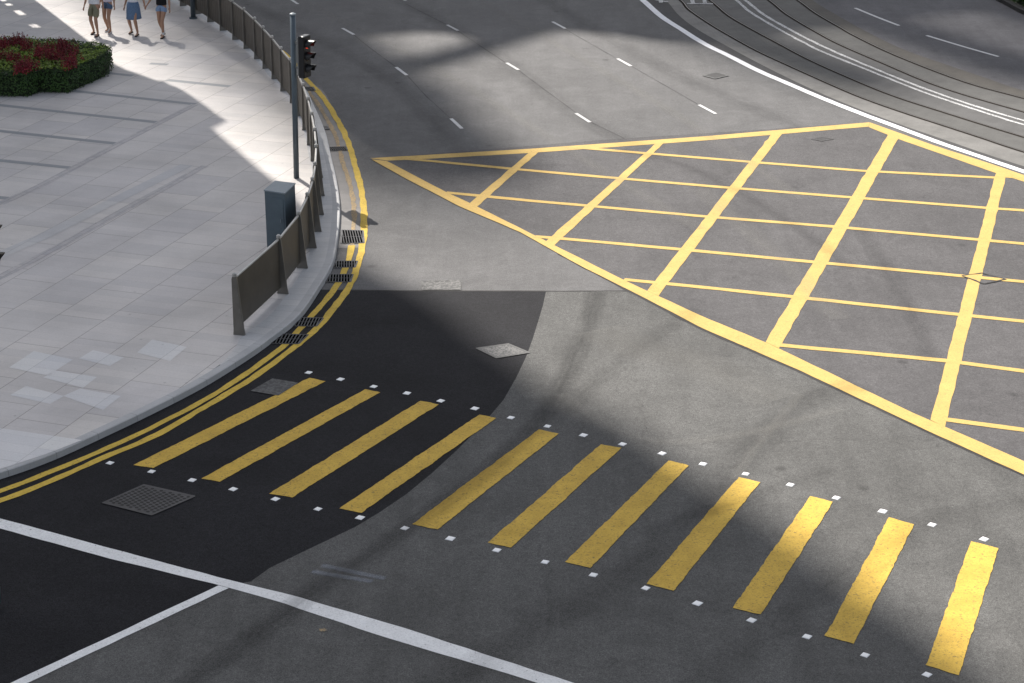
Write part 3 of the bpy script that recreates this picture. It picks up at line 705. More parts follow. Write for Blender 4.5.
# cover inside the box, painted over
t_ = [(962, 276.5), (982, 273.6), (1006, 280), (984, 284.6)]
C = [G(x, y, 0) for x, y in t_]; c = sum(C, Vector()) / 4; t = empty('manhole_cover', c); tag(t, 'painted over cover where a thick and a thin yellow box line cross', 'manhole cover')
mb = MB()
for i in range(4):
    a, b = C[i] - c, C[(i + 1) % 4] - c; ribbon(mb, [a, b], 0.035, ZP + 0.006 + i * .0004, 0.03, 0.08, seed=i)
mb.build('frame', TAR, t)

# ------------------------------------------------------------------ railing
rail = empty('metal_railing', G(281, 294, KH)); tag(rail, 'long taupe metal panel railing with tapered posts following the kerb of the pavement', 'railing')
posts_px = [(237.5, 334.5), (281, 293.5), (300.5, 268), (309.5, 248), (314.5, 231.5), (317, 215), (318, 196), (316.5, 178), (313.5, 161), (309.8, 145), (305, 130), (299, 116), (292.5, 103)] + fence_px[1:]
PW = [G(x, y, KH) for x, y in posts_px]
rb = rail.location
RH = 1.09
for i, p in enumerate(PW):
    t = (PW[min(i + 1, len(PW) - 1)] - PW[max(i - 1, 0)]).normalized(); nrm = Vector((t.y, -t.x, 0))     # towards the road
    q = p - rb; mb = MB()
    # flat blade post: narrow at the top, wide foot, standing across the line of the railing
    th = 0.045 if i else 0.06
    prof = [(-0.07, 0.0), (0.15, 0.0), (0.13, 0.12), (0.05, RH * 0.97), (0.035, RH + .02), (-0.035, RH + .02), (-0.05, RH * .97), (-0.06, 0.12)]
    vs = []
    for s_ in (-1, 1):
        for a, z in prof: vs.append(q + nrm * a + t * (s_ * th / 2) + Vector((0, 0, z)))
    k = len(prof)
    mb.add(vs, [tuple(range(k)), tuple(range(k, 2 * k))[::-1]] + [(a, (a + 1) % k, k + (a + 1) % k, k + a) for a in range(k)])
    po = mb.build('post', RAIL_POST, rail, bevel=0.006)
    mb = MB(); mb.tube([q + Vector((0, 0, RH + .015)), q + Vector((0, 0, RH + .065)), q + Vector((0, 0, RH + .085))], [.042, .042, .018], 10); cp = mb.build('cap', RAIL_TOP, po)
    if i < len(PW) - 1:
        a = p - rb; b = PW[i + 1] - rb; d = (b - a).normalized(); nn = Vector((d.y, -d.x, 0)); gap = 0.035
        a2 = a + d * gap; b2 = b - d * gap; z0, z1 = 0.13, RH - 0.03
        mb = MB(); nf = max(6, int((b2 - a2).length / 0.09)); vs = []
        # faintly ribbed sheet
        for s_ in (-1, 1):
            for k in range(nf + 1):
                for z in (z0, z1): vs.append(a2.lerp(b2, k / nf) + nn * (s_ * 0.012 + (0.003 if k % 2 else -0.003) * (i > 8)) + Vector((0, 0, z)))
        m2 = 2 * (nf + 1); fs = []
        for k in range(nf):
            fs.append((2 * k, 2 * k + 1, 2 * k + 3, 2 * k + 2)); fs.append((m2 + 2 * k, m2 + 2 * k + 2, m2 + 2 * k + 3, m2 + 2 * k + 1))
            fs.append((2 * k + 1, m2 + 2 * k + 1, m2 + 2 * k + 3, 2 * k + 3)); fs.append((2 * k, 2 * k + 2, m2 + 2 * k + 2, m2 + 2 * k))
        fs += [(0, m2, m2 + 1, 1), (2 * nf, 2 * nf + 1, m2 + 2 * nf + 1, m2 + 2 * nf)]
        mb.add(vs, fs); mb.build('panel', RAILING, rail)
        mb = MB(); mb.tube([a2 + Vector((0, 0, z1 + .018)), b2 + Vector((0, 0, z1 + .018))], 0.024, 8); mb.build('top_rail', RAIL_TOP, rail)

# ------------------------------------------------------------------ utility cabinet
CH = 1.32
Tq = [(263.8, 189.8), (284.8, 193), (295.4, 183), (275, 180.6)]
Cw = [G(x, y, KH + CH) for x, y in Tq]; cc = sum(Cw, Vector()) / 4
cab = empty('utility_cabinet', (cc.x, cc.y, KH)); tag(cab, 'blue-grey metal street cabinet with a paler top behind the railing', 'street cabinet')
loc = [(p.x - cc.x, p.y - cc.y) for p in Cw]
mb = MB(); mb.prism([(x * .97, y * .97) for x, y in loc], 0.06, CH - .03); body = mb.build('body', CAB, cab, bevel=0.008)
mb = MB(); mb.prism([(x * .90, y * .90) for x, y in loc], 0, 0.06); mb.build('plinth', GREY_BOX, cab)
mb = MB(); mb.prism([(x * 1.02, y * 1.02) for x, y in loc], CH - .03, CH); mb.build('lid', CAB_TOP, cab, bevel=0.006)
a = Vector((*loc[0], 0)); b = Vector((*loc[1], 0)); d = (b - a).normalized(); nn = Vector((d.y, -d.x, 0))
if nn.y > 0: nn = -nn
mid = (a + b) / 2 * .97
mb = MB(); mb.box((mid + nn * .006 + Vector((0, 0, CH * .5))), ((b - a).length * .80, 0.012, CH * .80), math.atan2(d.y, d.x)); door = mb.build('door', CAB, cab, bevel=0.004)
hp = mid + nn * .022 + d * ((b - a).length * .28) + Vector((0, 0, CH * .55))
mb = MB(); mb.box(hp, (0.018, 0.014, 0.07), math.atan2(d.y, d.x)); mb.build('handle', CAB_TOP, door)


# ------------------------------------------------------------------ traffic lights
def traffic_light(name, foot, height, face, label, zt=KH, collar=True, head_z=None, off=0.19):
    t = empty(name, foot); tag(t, label, 'traffic light')
    mb = MB(); mb.tube([(0, 0, 0), (0, 0, height)], 0.062, 20); mb.build('pole', POLE, t, smooth=True)
    for p in t.children[-1].data.polygons:
        if len(p.vertices) > 4: p.use_smooth = False
    if collar: mb = MB(); mb.tube([(0, 0, 0), (0, 0, .05), (0, 0, .09)], [.1, .1, .066], 20); collar and mb.build('collar', POLE, t)
    mb = MB(); mb.tube([(0, 0, height), (0, 0, height + .03), (0, 0, height + .05)], [.070, .068, .03], 20); mb.build('pole_cap', CAB_TOP, t)
    hz = head_z if head_z else height - 0.42
    f = Vector((math.cos(face), math.sin(face), 0)); s_ = Vector((-f.y, f.x, 0)); c = Vector((0, 0, hz)) + f * off
    head = empty('signal_head', (0, 0, 0)); head.parent = t
    me = MB(); me.box(c - f * .03, (0.15, 0.30, 0.93), face); hd = me.build('housing', BLACK, t, bevel=0.02)
    bpy.data.objects.remove(head); head = hd
    me = MB(); me.box(c - f * .125, (0.05, 0.25, 0.86), face); me.build('backing_panel', GREY_BOX, t, bevel=0.006)
    for z in (-.28, .28):
        me = MB(); me.box(Vector((0, 0, hz + z)) + f * (off * .4), (off * .6, 0.05, 0.06), face); me.build('bracket', GREY_BOX, t)
    for k, lm in enumerate((RED_L, AMB_L, GRN_L)):
        z = 0.27 - 0.27 * k; o_ = c + f * .04 + Vector((0, 0, z))
        me = MB(); me.tube([o_, o_ + f * .012, o_ + f * .02], [.098, .085, .02], 20); lens = me.build('lens', lm, head)
        vs = []; nseg = 14; L = .21
        for j in range(nseg + 1):
            a_ = rad(-25) + rad(230) * j / nseg
            dr = s_ * math.cos(a_) * .112 + Vector((0, 0, 1)) * math.sin(a_) * .112
            ln = L * (0.55 + .45 * max(0, math.sin(a_)))
            for rr in (1.0, .94): vs += [o_ + dr * rr, o_ + dr * rr + f * ln]
        fs = []
        for j in range(nseg):
            b_ = 4 * j; fs += [(b_, b_ + 1, b_ + 5, b_ + 4), (b_ + 2, b_ + 6, b_ + 7, b_ + 3), (b_ + 1, b_ + 3, b_ + 7, b_ + 5)]
        me = MB(); me.add(vs, fs); me.build('visor', BLACK, head)
    return t
f1 = G(296.5, 178, KH)
traffic_light('traffic_light', (f1.x, f1.y, KH), 3.68, rad(-26), 'three-lamp traffic light showing red on a blue-grey pole behind the railing', head_z=2.80, off=0.31, collar=False).rotation_euler = (0, rad(1.0), 0)
f0 = G(-40, 262, 4.95); f0.z = 0
tl = traffic_light('traffic_light', (f0.x, f0.y, KH if f0.x < -6 else 0.0), 4.3, rad(-8), 'black signal visors poking in at the left edge over the pavement', head_z=3.85, collar=False); tl.scale = (1.35, 1.35, 1.35)
mb = MB(); f2 = G(193.4, 18.5, KH); mb = MB()
lp = empty('street_pole', (f2.x, f2.y, KH)); tag(lp, 'slim blue-grey pole by the far end of the railing, cut by the top edge', 'pole')
mb.tube([(0, 0, 0), (0, 0, 6.5)], [.075, .05], 16); mb.build('shaft', POLE, lp, smooth=True)
mb = MB(); mb.tube([(0, 0, 0), (0, 0, .04)], [.12, .12], 16); mb.build('base_plate', POLE, lp)
mb = MB(); mb.tube([(0, 0, 6.4), (.3, -.1, 6.65), (.9, -.3, 6.7)], [.045, .04, .035], 10); mb.build('arm', POLE, lp, smooth=True)
mb = MB(); mb.box((1.1, -.36, 6.7), (.5, .2, .09), rad(-18)); mb.build('lamp', GREY_BOX, lp, bevel=.02)

# ------------------------------------------------------------------ hedge with red flowers
def leaf_mat(name, c1, c2, tr=0.25):
    m = mat(name, c1, 0.5, spec=0.35); t = NT(m)
    gi = t.n('ShaderNodeNewGeometry'); r = t.ramp(gi.outputs['Random Per Island'], [(0, c1), (1, c2)])
    t.base(t.mul(r, t.ramp(t.noise(t.coord(), 1.3, 3), [(0.3, 0.65), (0.7, 1.25)]))); return m
LEAF_D = leaf_mat('dark_hedge_leaf', (0.018, 0.048, 0.010), (0.045, 0.095, 0.018))
LEAF_L = leaf_mat('lime_leaf', (0.10, 0.17, 0.015), (0.19, 0.26, 0.03))
REDF = leaf_mat('crimson_flower', (0.08, 0.006, 0.012), (0.27, 0.016, 0.028))
def leaf(mb, p, nrm, s, mi=0):
    nrm = (nrm + Vector((random.uniform(-.8, .8), random.uniform(-.8, .8), random.uniform(-.5, .8)))).normalized()
    a = nrm.orthogonal().normalized(); a.rotate(Matrix.Rotation(random.uniform(0, 6.28), 3, nrm)); b = nrm.cross(a)
    mb.add([p - a * s, p + b * s * .5 + nrm * s * .15, p + a * s, p - b * s * .5 + nrm * s * .15], [(0, 1, 2), (0, 2, 3)], mi)
foot = [G(x, y, KH) for x, y in [(-110, 96), (28, 97.5), (40, 93), (69, 93.5), (108, 76), (113, 69), (104, 65), (60, 61), (-110, 57)]]
hc = G(20, 90, KH); hedge = empty('flower_bed', hc); tag(hedge, 'clipped dark green hedge bed topped with lime leaves and crimson flowers', 'flower bed')
FP = [(p - hc) for p in foot]; HH = 0.62
def inside(x, y, poly):
    c = False; j = len(poly) - 1
    for i in range(len(poly)):
        if (poly[i].y > y) != (poly[j].y > y) and x < (poly[j].x - poly[i].x) * (y - poly[i].y) / (poly[j].y - poly[i].y) + poly[i].x: c = not c
        j = i
    return c
cen = sum(FP, Vector()) / len(FP)
SOIL = mat('hedge_twigs', (0.012, 0.020, 0.008), 0.9)
mb = MB(); mb.prism([((p.x - cen.x) * .96 + cen.x, (p.y - cen.y) * .93 + cen.y) for p in FP], 0.0, HH - .08); mb.build('inner_growth', SOIL, hedge)
mb = MB()
for i in range(len(FP)):
    a, b = FP[i], FP[(i + 1) % len(FP)]; d = b - a
    if a.x < -3.2 and b.x < -3.2 and False: continue
    nrm = Vector((d.y, -d.x, 0)).normalized()
    if nrm.dot((a + b) / 2 - cen) < 0: nrm = -nrm
    for k in range(int(d.length * HH * 900)):
        u = random.random(); z = random.random() ** .8 * HH
        bulge = 0.05 * noise.noise((a.lerp(b, u) + Vector((0, 0, z))) * 3) - (0.05 if z > HH - .08 else 0)
        leaf(mb, a.lerp(b, u) + nrm * (bulge + random.uniform(-.05, .02)) + Vector((0, 0, z)), nrm, random.uniform(.022, .040), 0)
xs = [p.x for p in FP]; ys = [p.y for p in FP]
def to_px_xy(p):  # unused coordinates kept local
    return p
lime_c = [G(x, y, KH + HH) - hc for x, y in [(20, 48), (38, 52), (76, 60), (60, 66), (45, 58), (8, 62), (88, 57), (-30, 50), (-60, 60)]]
red_c = [[(2, 42), (10, 40), (20, 39), (28, 44), (-15, 41)], [(45, 47), (56, 44), (66, 44), (72, 49), (60, 52), (50, 54), (40, 52)], [(2, 53), (12, 56), (24, 62), (30, 65), (20, 66), (-20, 54), (-40, 60)], [(70, 58), (74, 61), (68, 62)]]
for k in range(26000):
    x = random.uniform(min(xs), max(xs)); y = random.uniform(min(ys), max(ys))
    if not inside(x, y, FP): continue
    lime = sum(math.exp(-((x - c_.x) ** 2 / .22 + (y - c_.y) ** 2 / .9)) for c_ in lime_c)
    ll = random.random() < min(.92, lime * .9 + .06)
    z = HH + 0.04 * noise.noise(Vector((x * 3, y * 3, 0))) - random.random() * .05 + (.05 if ll else 0)
    leaf(mb, Vector((x, y, z)), Vector((0, 0, 1)), random.uniform(.025, .045), 1 if ll else 0)
mb.build('foliage', [LEAF_D, LEAF_L], hedge)
for cl in red_c:
    mb = MB()
    for (x, y) in cl:
        c_ = G(x, y + 1.5, KH + HH + .12) - hc
        for k in range(20):
            px_ = c_.x + random.gauss(0, .10); py_ = c_.y + random.gauss(0, .17)
            if not inside(px_, py_, FP): continue
            h = random.uniform(.20, .36); z0 = HH - .02; lean = Vector((random.uniform(-.12, .12), random.uniform(-.12, .12), 1))
            for q in range(26):       # upright plume of small petals
                u = random.random() ** .8; rr = .055 * (1 - u) ** .6 + .006; a_ = random.uniform(0, 6.28)
                leaf(mb, Vector((px_, py_, z0)) + lean * (h * u) + Vector((rr * math.cos(a_), rr * math.sin(a_), 0)), Vector((math.cos(a_), math.sin(a_), .5)), .030 * (1.2 - u * .6))
    mb.build('flower_cluster', REDF, hedge)

# ground cover in the far verge (top right corner)
mb = MB(); b0 = G(1024, 10, .12)
for k in range(9000):
    i = random.randrange(len(corner) - 1); d = 0.25 + random.random() ** 1.5 * 4
    p = offs(corner, d)[i].lerp(offs(corner, d)[i + 1], random.random()) if k % 30 == 0 else None
    if p is None:
        a, b = corner[i], corner[i + 1]; u = random.random(); t_ = (b - a).normalized(); p = a.lerp(b, u) + Vector((-t_.y, t_.x, 0)) * d
    leaf(mb, Vector((p.x, p.y, .12 + random.random() * .25)), Vector((0, 0, 1)), random.uniform(.05, .10), 0 if random.random() < .8 else 1)
gc = mb.build('ground_cover', [LEAF_D, GRAVEL_D]); tag(gc, 'low dark leafy ground cover behind the far kerb in the top right corner', 'ground cover', kind='stuff')

# ------------------------------------------------------------------ people
def skin_mesh(name, J, E_, m, parent, root=0, sub=2, smooth=True):
    me = bpy.data.meshes.new(name); me.from_pydata([j[:3] for j in J], E_, [])
    o = bpy.data.objects.new(name, me); COL.objects.link(o)
    sk = o.modifiers.new('skin', 'SKIN'); sk.use_smooth_shade = True; sk.branch_smoothing = 0.6
    for i, j in enumerate(J):
        r = j[3] if isinstance(j[3], tuple) else (j[3], j[3])
        me.skin_vertices[0].data[i].radius = r; me.skin_vertices[0].data[i].use_root = (i == root)
    ss = o.modifiers.new('sub', 'SUBSURF'); ss.levels = sub; ss.render_levels = sub
    dg = bpy.context.evaluated_depsgraph_get(); ev = o.evaluated_get(dg); m2 = bpy.data.meshes.new_from_object(ev)
    o.modifiers.clear(); o.data = m2; m2.name = name; m2.materials.clear(); m2.materials.append(m)
    for p in m2.polygons: p.use_smooth = True
    o.parent = parent; return o
def L3(a, b, t): return tuple(a[i] + (b[i] - a[i]) * t for i in range(3))
def ik(hip, ankle, l1, l2, fwd=1):
    """knee position bending forward"""
    h = Vector(hip); a = Vector(ankle); d = (a - h); D = min(d.length, l1 + l2 - .004); dn = d.normalized()
    x = (l1 * l1 - l2 * l2 + D * D) / (2 * D); y = math.sqrt(max(1e-6, l1 * l1 - x * x))
    f = Vector((0, fwd, 0)); f = (f - dn * f.dot(dn)).normalized(); return tuple(h + dn * x + f * y)
def skinmat(name, c): 
    m = mat(name, c, 0.5); return m
def cloth(name, c, var=0.18, sc=30):
    m = mat(name, c, 0.85, spec=0.2); t = NT(m); v = t.coord(); t.base(t.mul(c, t.ramp(t.noise(v, sc, 4, .7), [(0.3, 1 - var), (0.7, 1 + var)]))); return m
SKIN1 = skinmat('tanned_skin', (0.36, 0.205, 0.135)); SKIN2 = skinmat('light_skin', (0.46, 0.29, 0.21))
def person(foot_px, heading, sc, label, lower, lower_mat, top_mat, shoe_mat, hair_mat, skin, fl, fr, hands, long_hair=False, sock=None, skirt=False, hem=0.5, wide=1.0):
    base = G(*foot_px, KH); t = empty('person', base, heading); t.scale = (sc, sc, sc)
    tag(t, label, 'person')
    # local axes: x right, y forward, z up; standing height 1.72
    hip = {-1: (-.095, 0, .90), 1: (.095, 0, .90)}; ank = {-1: fl, 1: fr}
    J = []; E_ = []
    def add(p, r, par=None):
        J.append((p[0], p[1], p[2], r)); i = len(J) - 1
        if par is not None: E_.append((par, i))
        return i
    pel = add((0, 0, .95), (.145 * wide, .105)); 
    wst = add((0, .0, 1.08), (.125 * wide, .09), pel); ch = add((0, .005, 1.26), (.15 * wide, .105), wst); sh = add((0, -.005, 1.40), (.125 * wide, .085), ch)
    nk = add((0, 0, 1.475), .052, sh); hd0 = add((0, .012, 1.545), .068, nk); hd1 = add((0, .012, 1.62), .086, hd0); hd2 = add((0, .005, 1.675), .066, hd1)
    legs = {}
    for s_ in (-1, 1):
        kn = ik(hip[s_], ank[s_], .43, .43)
        h_ = add(hip[s_], (.088, .09), pel)
        m1 = add(L3(hip[s_], kn, .5), .074, h_); k_ = add(kn, .052, m1); c1 = add(L3(kn, ank[s_], .32), .055, k_); c2 = add(L3(kn, ank[s_], .72), .037, c1); a_ = add(ank[s_], .034, c2)
        toe = (ank[s_][0] + .01 * s_, ank[s_][1] + .16, ank[s_][2] - .055); add(toe, .03, a_); legs[s_] = (kn, ank[s_])
    arms = {}
    for s_ in (-1, 1):
        S0 = (.165 * s_, -.005, 1.385); H_ = hands[s_]; el = ik(S0, H_, .29, .26, -1)
        a0 = add(S0, .052, sh); a1 = add(L3(S0, el, .5), .044, a0); a2 = add(el, .036, a1); a3 = add(L3(el, H_, .5), .033, a2); a4 = add(H_, .024, a3)
        dv = (Vector(H_) - Vector(el)).normalized(); side = Vector((0, 1, 0)); side = (side - dv * side.dot(dv)).normalized()
        pm = Vector(H_) + dv * .05; a5 = add(tuple(pm), (.030, .018), a4)
        inw = Vector((-s_, 0, 0))
        for q, (o_, ln) in enumerate(((-.027, .062), (-.009, .075), (.009, .080), (.027, .070))):
            b_ = pm + side * o_ + dv * .035; b1 = b_ + dv * ln * .5 + inw * .004; b2 = b_ + dv * ln * .9 + inw * .02
            i1 = add(tuple(b_), .010, a5); i2 = add(tuple(b1), .0088, i1); add(tuple(b2), .0075, i2)
        th = Vector(H_) + dv * .02 + side * .03 + inw * .008; i1 = add(tuple(th), .011, a4); add(tuple(th + dv * .045 + side * .012 + inw * .012), .009, i1)
        arms[s_] = (S0, el, H_)
    body = skin_mesh('body', J, E_, skin, t, 0, 2)
    # face
    mb = MB()
    mb.tube([(0, .085, 1.63), (0, .112, 1.600), (0, .095, 1.59)], [.012, .018, .010], 8); mb.build('nose', skin, body, smooth=True)
    EYE = bpy.data.materials.get('eye_dark') or mat('eye_dark', (0.02, 0.015, 0.012), .3)
    mb = MB()
    for s_ in (-1, 1): mb.tube([(.031 * s_, .080, 1.625), (.031 * s_, .093, 1.625)], [.012, .008], 8)
    mb.build('eyes', EYE, body)
    LIP = bpy.data.materials.get('lips') or mat('lips', (0.30, 0.10, 0.08), .5)
    mb = MB(); mb.tube([(-.024, .083, 1.567), (0, .094, 1.567), (.024, .083, 1.567)], [.004, .008, .004], 8); mb.build('mouth', LIP, body)
    mb = MB()
    for s_ in (-1, 1): mb.tube([(.083 * s_, .0, 1.64), (.092 * s_, -.004, 1.615), (.083 * s_, .0, 1.59)], [.010, .017, .009], 8)
    mb.build('ears', skin, body, smooth=True)
    # hair
    hj = [(0, -.012, 1.60, .088), (0, -.005, 1.67, (.086, .092)), (0, 0, 1.70, .066)]; he = [(0, 1), (1, 2)]
    if long_hair: hj += [(0, -.055, 1.52, (.085, .05)), (0, -.075, 1.40, (.085, .035)), (0, -.085, 1.30, .04)]; he += [(0, 3), (3, 4), (4, 5)]
    skin_mesh('hair', hj, he, hair_mat, t, 0, 2)
    # top
    TJ = []; TE = []
    def ta(p, r, par=None):
        TJ.append((p[0], p[1], p[2], r)); i = len(TJ) - 1
        if par is not None: TE.append((par, i))
        return i
    b0_ = ta((0, 0, .93), (.185 * wide, .135)); b1_ = ta((0, 0, 1.08), (.165 * wide, .118), b0_); b2_ = ta((0, .005, 1.26), (.178 * wide, .128), b1_); b3_ = ta((0, -.005, 1.39), (.14 * wide, .10), b2_)
    for s_ in (-1, 1):
        S0, el, H_ = arms[s_]; i1 = ta(S0, .072, b3_); ta(L3(S0, el, .7), .062, i1)
    skin_mesh('shirt', TJ, TE, top_mat, t, 1, 2)
    # bottoms
    if skirt:
        mb = MB(); rings = [(1.0, .165, .125), (.92, .19, .150), (.75, .205, .200), (hem + .05, .215, .235), (hem, .22, .240)]; n_ = 28; vs = []
        for z, a_, b_ in rings:
            for k in range(n_):
                th_ = 2 * math.pi * k / n_; w_ = 1 + .03 * math.sin(th_ * 7) * (1.0 - z)
                sway = (fl[1] + fr[1]) * .3 * max(0, (.9 - z))
                vs.append((a_ * wide * w_ * math.cos(th_), b_ * w_ * math.sin(th_) + sway, z))
        fs = [(i * n_ + k, i * n_ + (k + 1) % n_, (i + 1) * n_ + (k + 1) % n_, (i + 1) * n_ + k) for i in range(len(rings) - 1) for k in range(n_)]
        mb.add(vs, fs); o_ = mb.build('skirt', lower_mat, t, smooth=True); so2 = o_.modifiers.new('thick', 'SOLIDIFY'); so2.thickness = .012
    else:
        BJ = [(0, 0, .985, (.158 * wide, .118)), (0, 0, .90, (.165 * wide, .125))]; BE = [(0, 1)]
        for s_ in (-1, 1):
            kn, an = legs[s_]; h0 = Vector(hip[s_]); kv = Vector(kn); L_ = (h0 - kv).length
            z_end = hem; u = min(1.0, (h0.z - z_end) / max(.05, (h0.z - kv.z)))
            i0_ = len(BJ); BJ.append((h0.x, h0.y, h0.z - .02, .112)); BE.append((1, i0_))
            p1 = L3(tuple(h0), kn, max(.12, u * .55)); BJ.append((*p1, .104 * (.9 + .1 * wide))); BE.append((i0_, i0_ + 1))
            p2 = L3(tuple(h0), kn, u); BJ.append((*p2, .095 * (.9 + .1 * wide))); BE.append((i0_ + 1, i0_ + 2))
        skin_mesh('shorts', BJ, BE, lower_mat, t, 1, 2)
    for s_ in (-1, 1):
        an = ank[s_]; x, y, z = an; tilt = -.055
        SJ = [(x, y - .055, z + tilt + .005, (.036, .034)), (x, y + .03, z + tilt, (.040, .034)), (x + .006 * s_, y + .12, z + tilt - .008, (.046, .028)), (x + .008 * s_, y + .185, z + tilt - .014, (.038, .020)), (x, y - .015, z + .0, .040)]
        skin_mesh('shoe', SJ, [(0, 1), (1, 2), (2, 3), (1, 4)], shoe_mat, t, 1, 2)
        if sock:
            k_ = legs[s_][0]; mb = MB(); mb.tube([an, L3(an, k_, .10), L3(an, k_, .2)], [.040, .040, .043], 14); mb.build('sock', sock, t, smooth=True)
    return t
KHAKI = cloth('khaki_cloth', (0.20, 0.19, 0.13)); DENIM = cloth('denim', (0.075, 0.12, 0.20)); DENIM_P = cloth('pale_denim', (0.20, 0.28, 0.42)); WHITE_C = cloth('white_cotton', (0.68, 0.68, 0.72)); BLACK_C = cloth('black_cotton', (0.012, 0.012, 0.014))
DENIM_M = cloth('mid_denim', (0.11, 0.17, 0.27)); LILAC = cloth('pale_lilac_cotton', (0.55, 0.52, 0.62))
SANDAL = mat('dark_sandal', (0.03, 0.025, 0.02), .6); WSHOE = mat('pale_shoe', (0.55, 0.54, 0.55), .6); BSHOE = mat('black_shoe', (0.012, 0.012, 0.012), .5); HAIR = mat('black_hair', (0.012, 0.009, 0.008), .45); SOCK = mat('white_sock', (0.62, 0.62, 0.62), .8)
HD = rad(180 - 18)
# walkers come towards the camera; fl / fr are ankle positions
person((96.5, 35), HD, .98, 'person in khaki shorts and white top walking at the left end of the group', 'shorts', KHAKI, WHITE_C, SANDAL, HAIR, SKIN1, (-.13, .14, .085), (.13, -.10, .09), {-1: (-.30, .02, .86), 1: (.30, .05, .86)}, hem=.53, wide=1.1)
person((109.5, 32.5), HD, .97, 'person in dark denim shorts and pale shoes, second from the left', 'shorts', DENIM, LILAC, WSHOE, HAIR, SKIN1, (-.10, .10, .085), (.10, -.12, .09), {-1: (-.27, .08, .86), 1: (.27, -.05, .86)}, hem=.70, long_hair=True)
person((135, 35), HD, .97, 'person in white top and long blue denim skirt holding hands on the right', 'skirt', DENIM_M, WHITE_C, BSHOE, HAIR, SKIN1, (-.14, .08, .085), (.15, -.10, .10), {-1: (-.40, .03, .93), 1: (.26, .02, .87)}, hem=.50, skirt=True, sock=None)
person((163.5, 37), HD, 1.0, 'person in black top, tiny pale denim shorts and white socks, rightmost of the walkers', 'shorts', DENIM_P, BLACK_C, BSHOE, HAIR, SKIN1, (-.06, .12, .085), (.05, -.14, .10), {-1: (-.25, .0, .86), 1: (.42, .03, .93)}, hem=.72, sock=SOCK, long_hair=True)

# ------------------------------------------------------------------ towers whose shadows fall over the junction (unseen, up-sun, outlines shaped to that shade)
TAN = math.tan(SUN_EL); NL = Vector((-SH.y, SH.x, 0))
CONC = concrete('tower_concrete', (0.30, 0.29, 0.28), grime=0.1); GLASSB = mat('tower_window_band', (0.05, 0.06, 0.07), 0.15)
def sil(px, a0):
    """ground shadow corners -> corners of the tower's outline standing on the line a0"""
    out = []
    for x, y in px:
        g = G(x, y); out.append((g.dot(NL), (g.dot(SH) - a0) * TAN))
    return out
def tower(name, a0, T, poly, label, bands=None):
    """poly: (lateral, height) outline; extruded T metres away from the junction"""
    t = empty(name, SH * a0 + NL * (sum(p[0] for p in poly) / len(poly))); tag(t, label, 'building')
    b = t.location; n_ = len(poly); vs = []
    for k in (0, -T):
        for l, z in poly: vs.append(SH * (a0 + k) + NL * l + Vector((0, 0, max(z, -1))) - b)
    o = new_obj('wall', vs, [tuple(range(n_)), tuple(range(n_, 2 * n_))[::-1]] + [(i, (i + 1) % n_, n_ + (i + 1) % n_, n_ + i) for i in range(n_)], CONC, t)
    bm = bmesh.new(); bm.from_mesh(o.data); bmesh.ops.recalc_face_normals(bm, faces=bm.faces); bm.to_mesh(o.data); bm.free()
    if bands:
        mb = MB(); l0, l1, z0, z1 = bands; z = z0
        while z < z1:
            c_ = SH * (a0 + .06) + NL * ((l0 + l1) / 2) + Vector((0, 0, z)) - b
            mb.box(c_, (l1 - l0, .1, 1.6), math.atan2(NL.y, NL.x)); z += 3.6
        mb.build('window_bands', GLASSB, t)
    return t
A1 = G(30, 0).dot(SH) - 8.0
edge = sil([(30, 0), (98, 53), (114, 69), (123, 75), (136, 82), (145, 85), (158, 90), (169, 94), (173, 93), (182, 99), (185, 99), (196, 105), (195, 107), (208, 113.5), (213, 118), (226, 127), (213, 134.6), (222, 143), (232, 151), (253.6, 170), (300, 208), (340, 242), (363, 265), (400, 288), (457, 318), (479, 338), (521, 367), (565, 405), (600, 424), (664, 449), (712, 484), (744, 510), (814, 547), (881, 604), (959, 648), (1040, 720)], A1)
topz = 95
P1 = [(edge[0][0], -1)] + edge + [(edge[-1][0], topz), (-14, topz), (-14, -1)]
LW = 15.2; ZW = 14.0                                    # added screen wall, pierced to cast glints of light; solid tower above
topz = (-37.5 - A1) * TAN
edge = [e_ for e_ in edge if e_[1] < topz - .3]
P1 = [(LW, -1)] + [(max(l, LW + .1), z) for l, z in edge] + [(edge[-1][0], topz), (-14, topz), (-14, ZW), (LW, ZW)]
tA = tower('shade_tower', A1, 0.9, P1, 'broad unseen tower beyond the top left, its edge shaped to the pavement shadow', (-12, edge[0][0] - 2, ZW + 3, topz - 2))  # unseen tower, outline traced back from the shadow edge on the paving
mb = MB(); b_ = tA.location
def lbox(mb, l0, l1, z0, z1, d0, d1):
    vs = [SH * (A1 - d) + NL * l + Vector((0, 0, z)) - b_ for d in (d0, d1) for l, z in ((l0, z0), (l1, z0), (l1, z1), (l0, z1))]
    mb.add(vs, [(0, 1, 2, 3), (7, 6, 5, 4), (0, 4, 5, 1), (1, 5, 6, 2), (2, 6, 7, 3), (3, 7, 4, 0)])
lbox(mb, -13.9, 14.6, ZW + .5, topz - .5, 0.95, 9)
mb.build('rear_block', CONC, tA)
holes = []  # openings added where small glints of light should land on the pavement
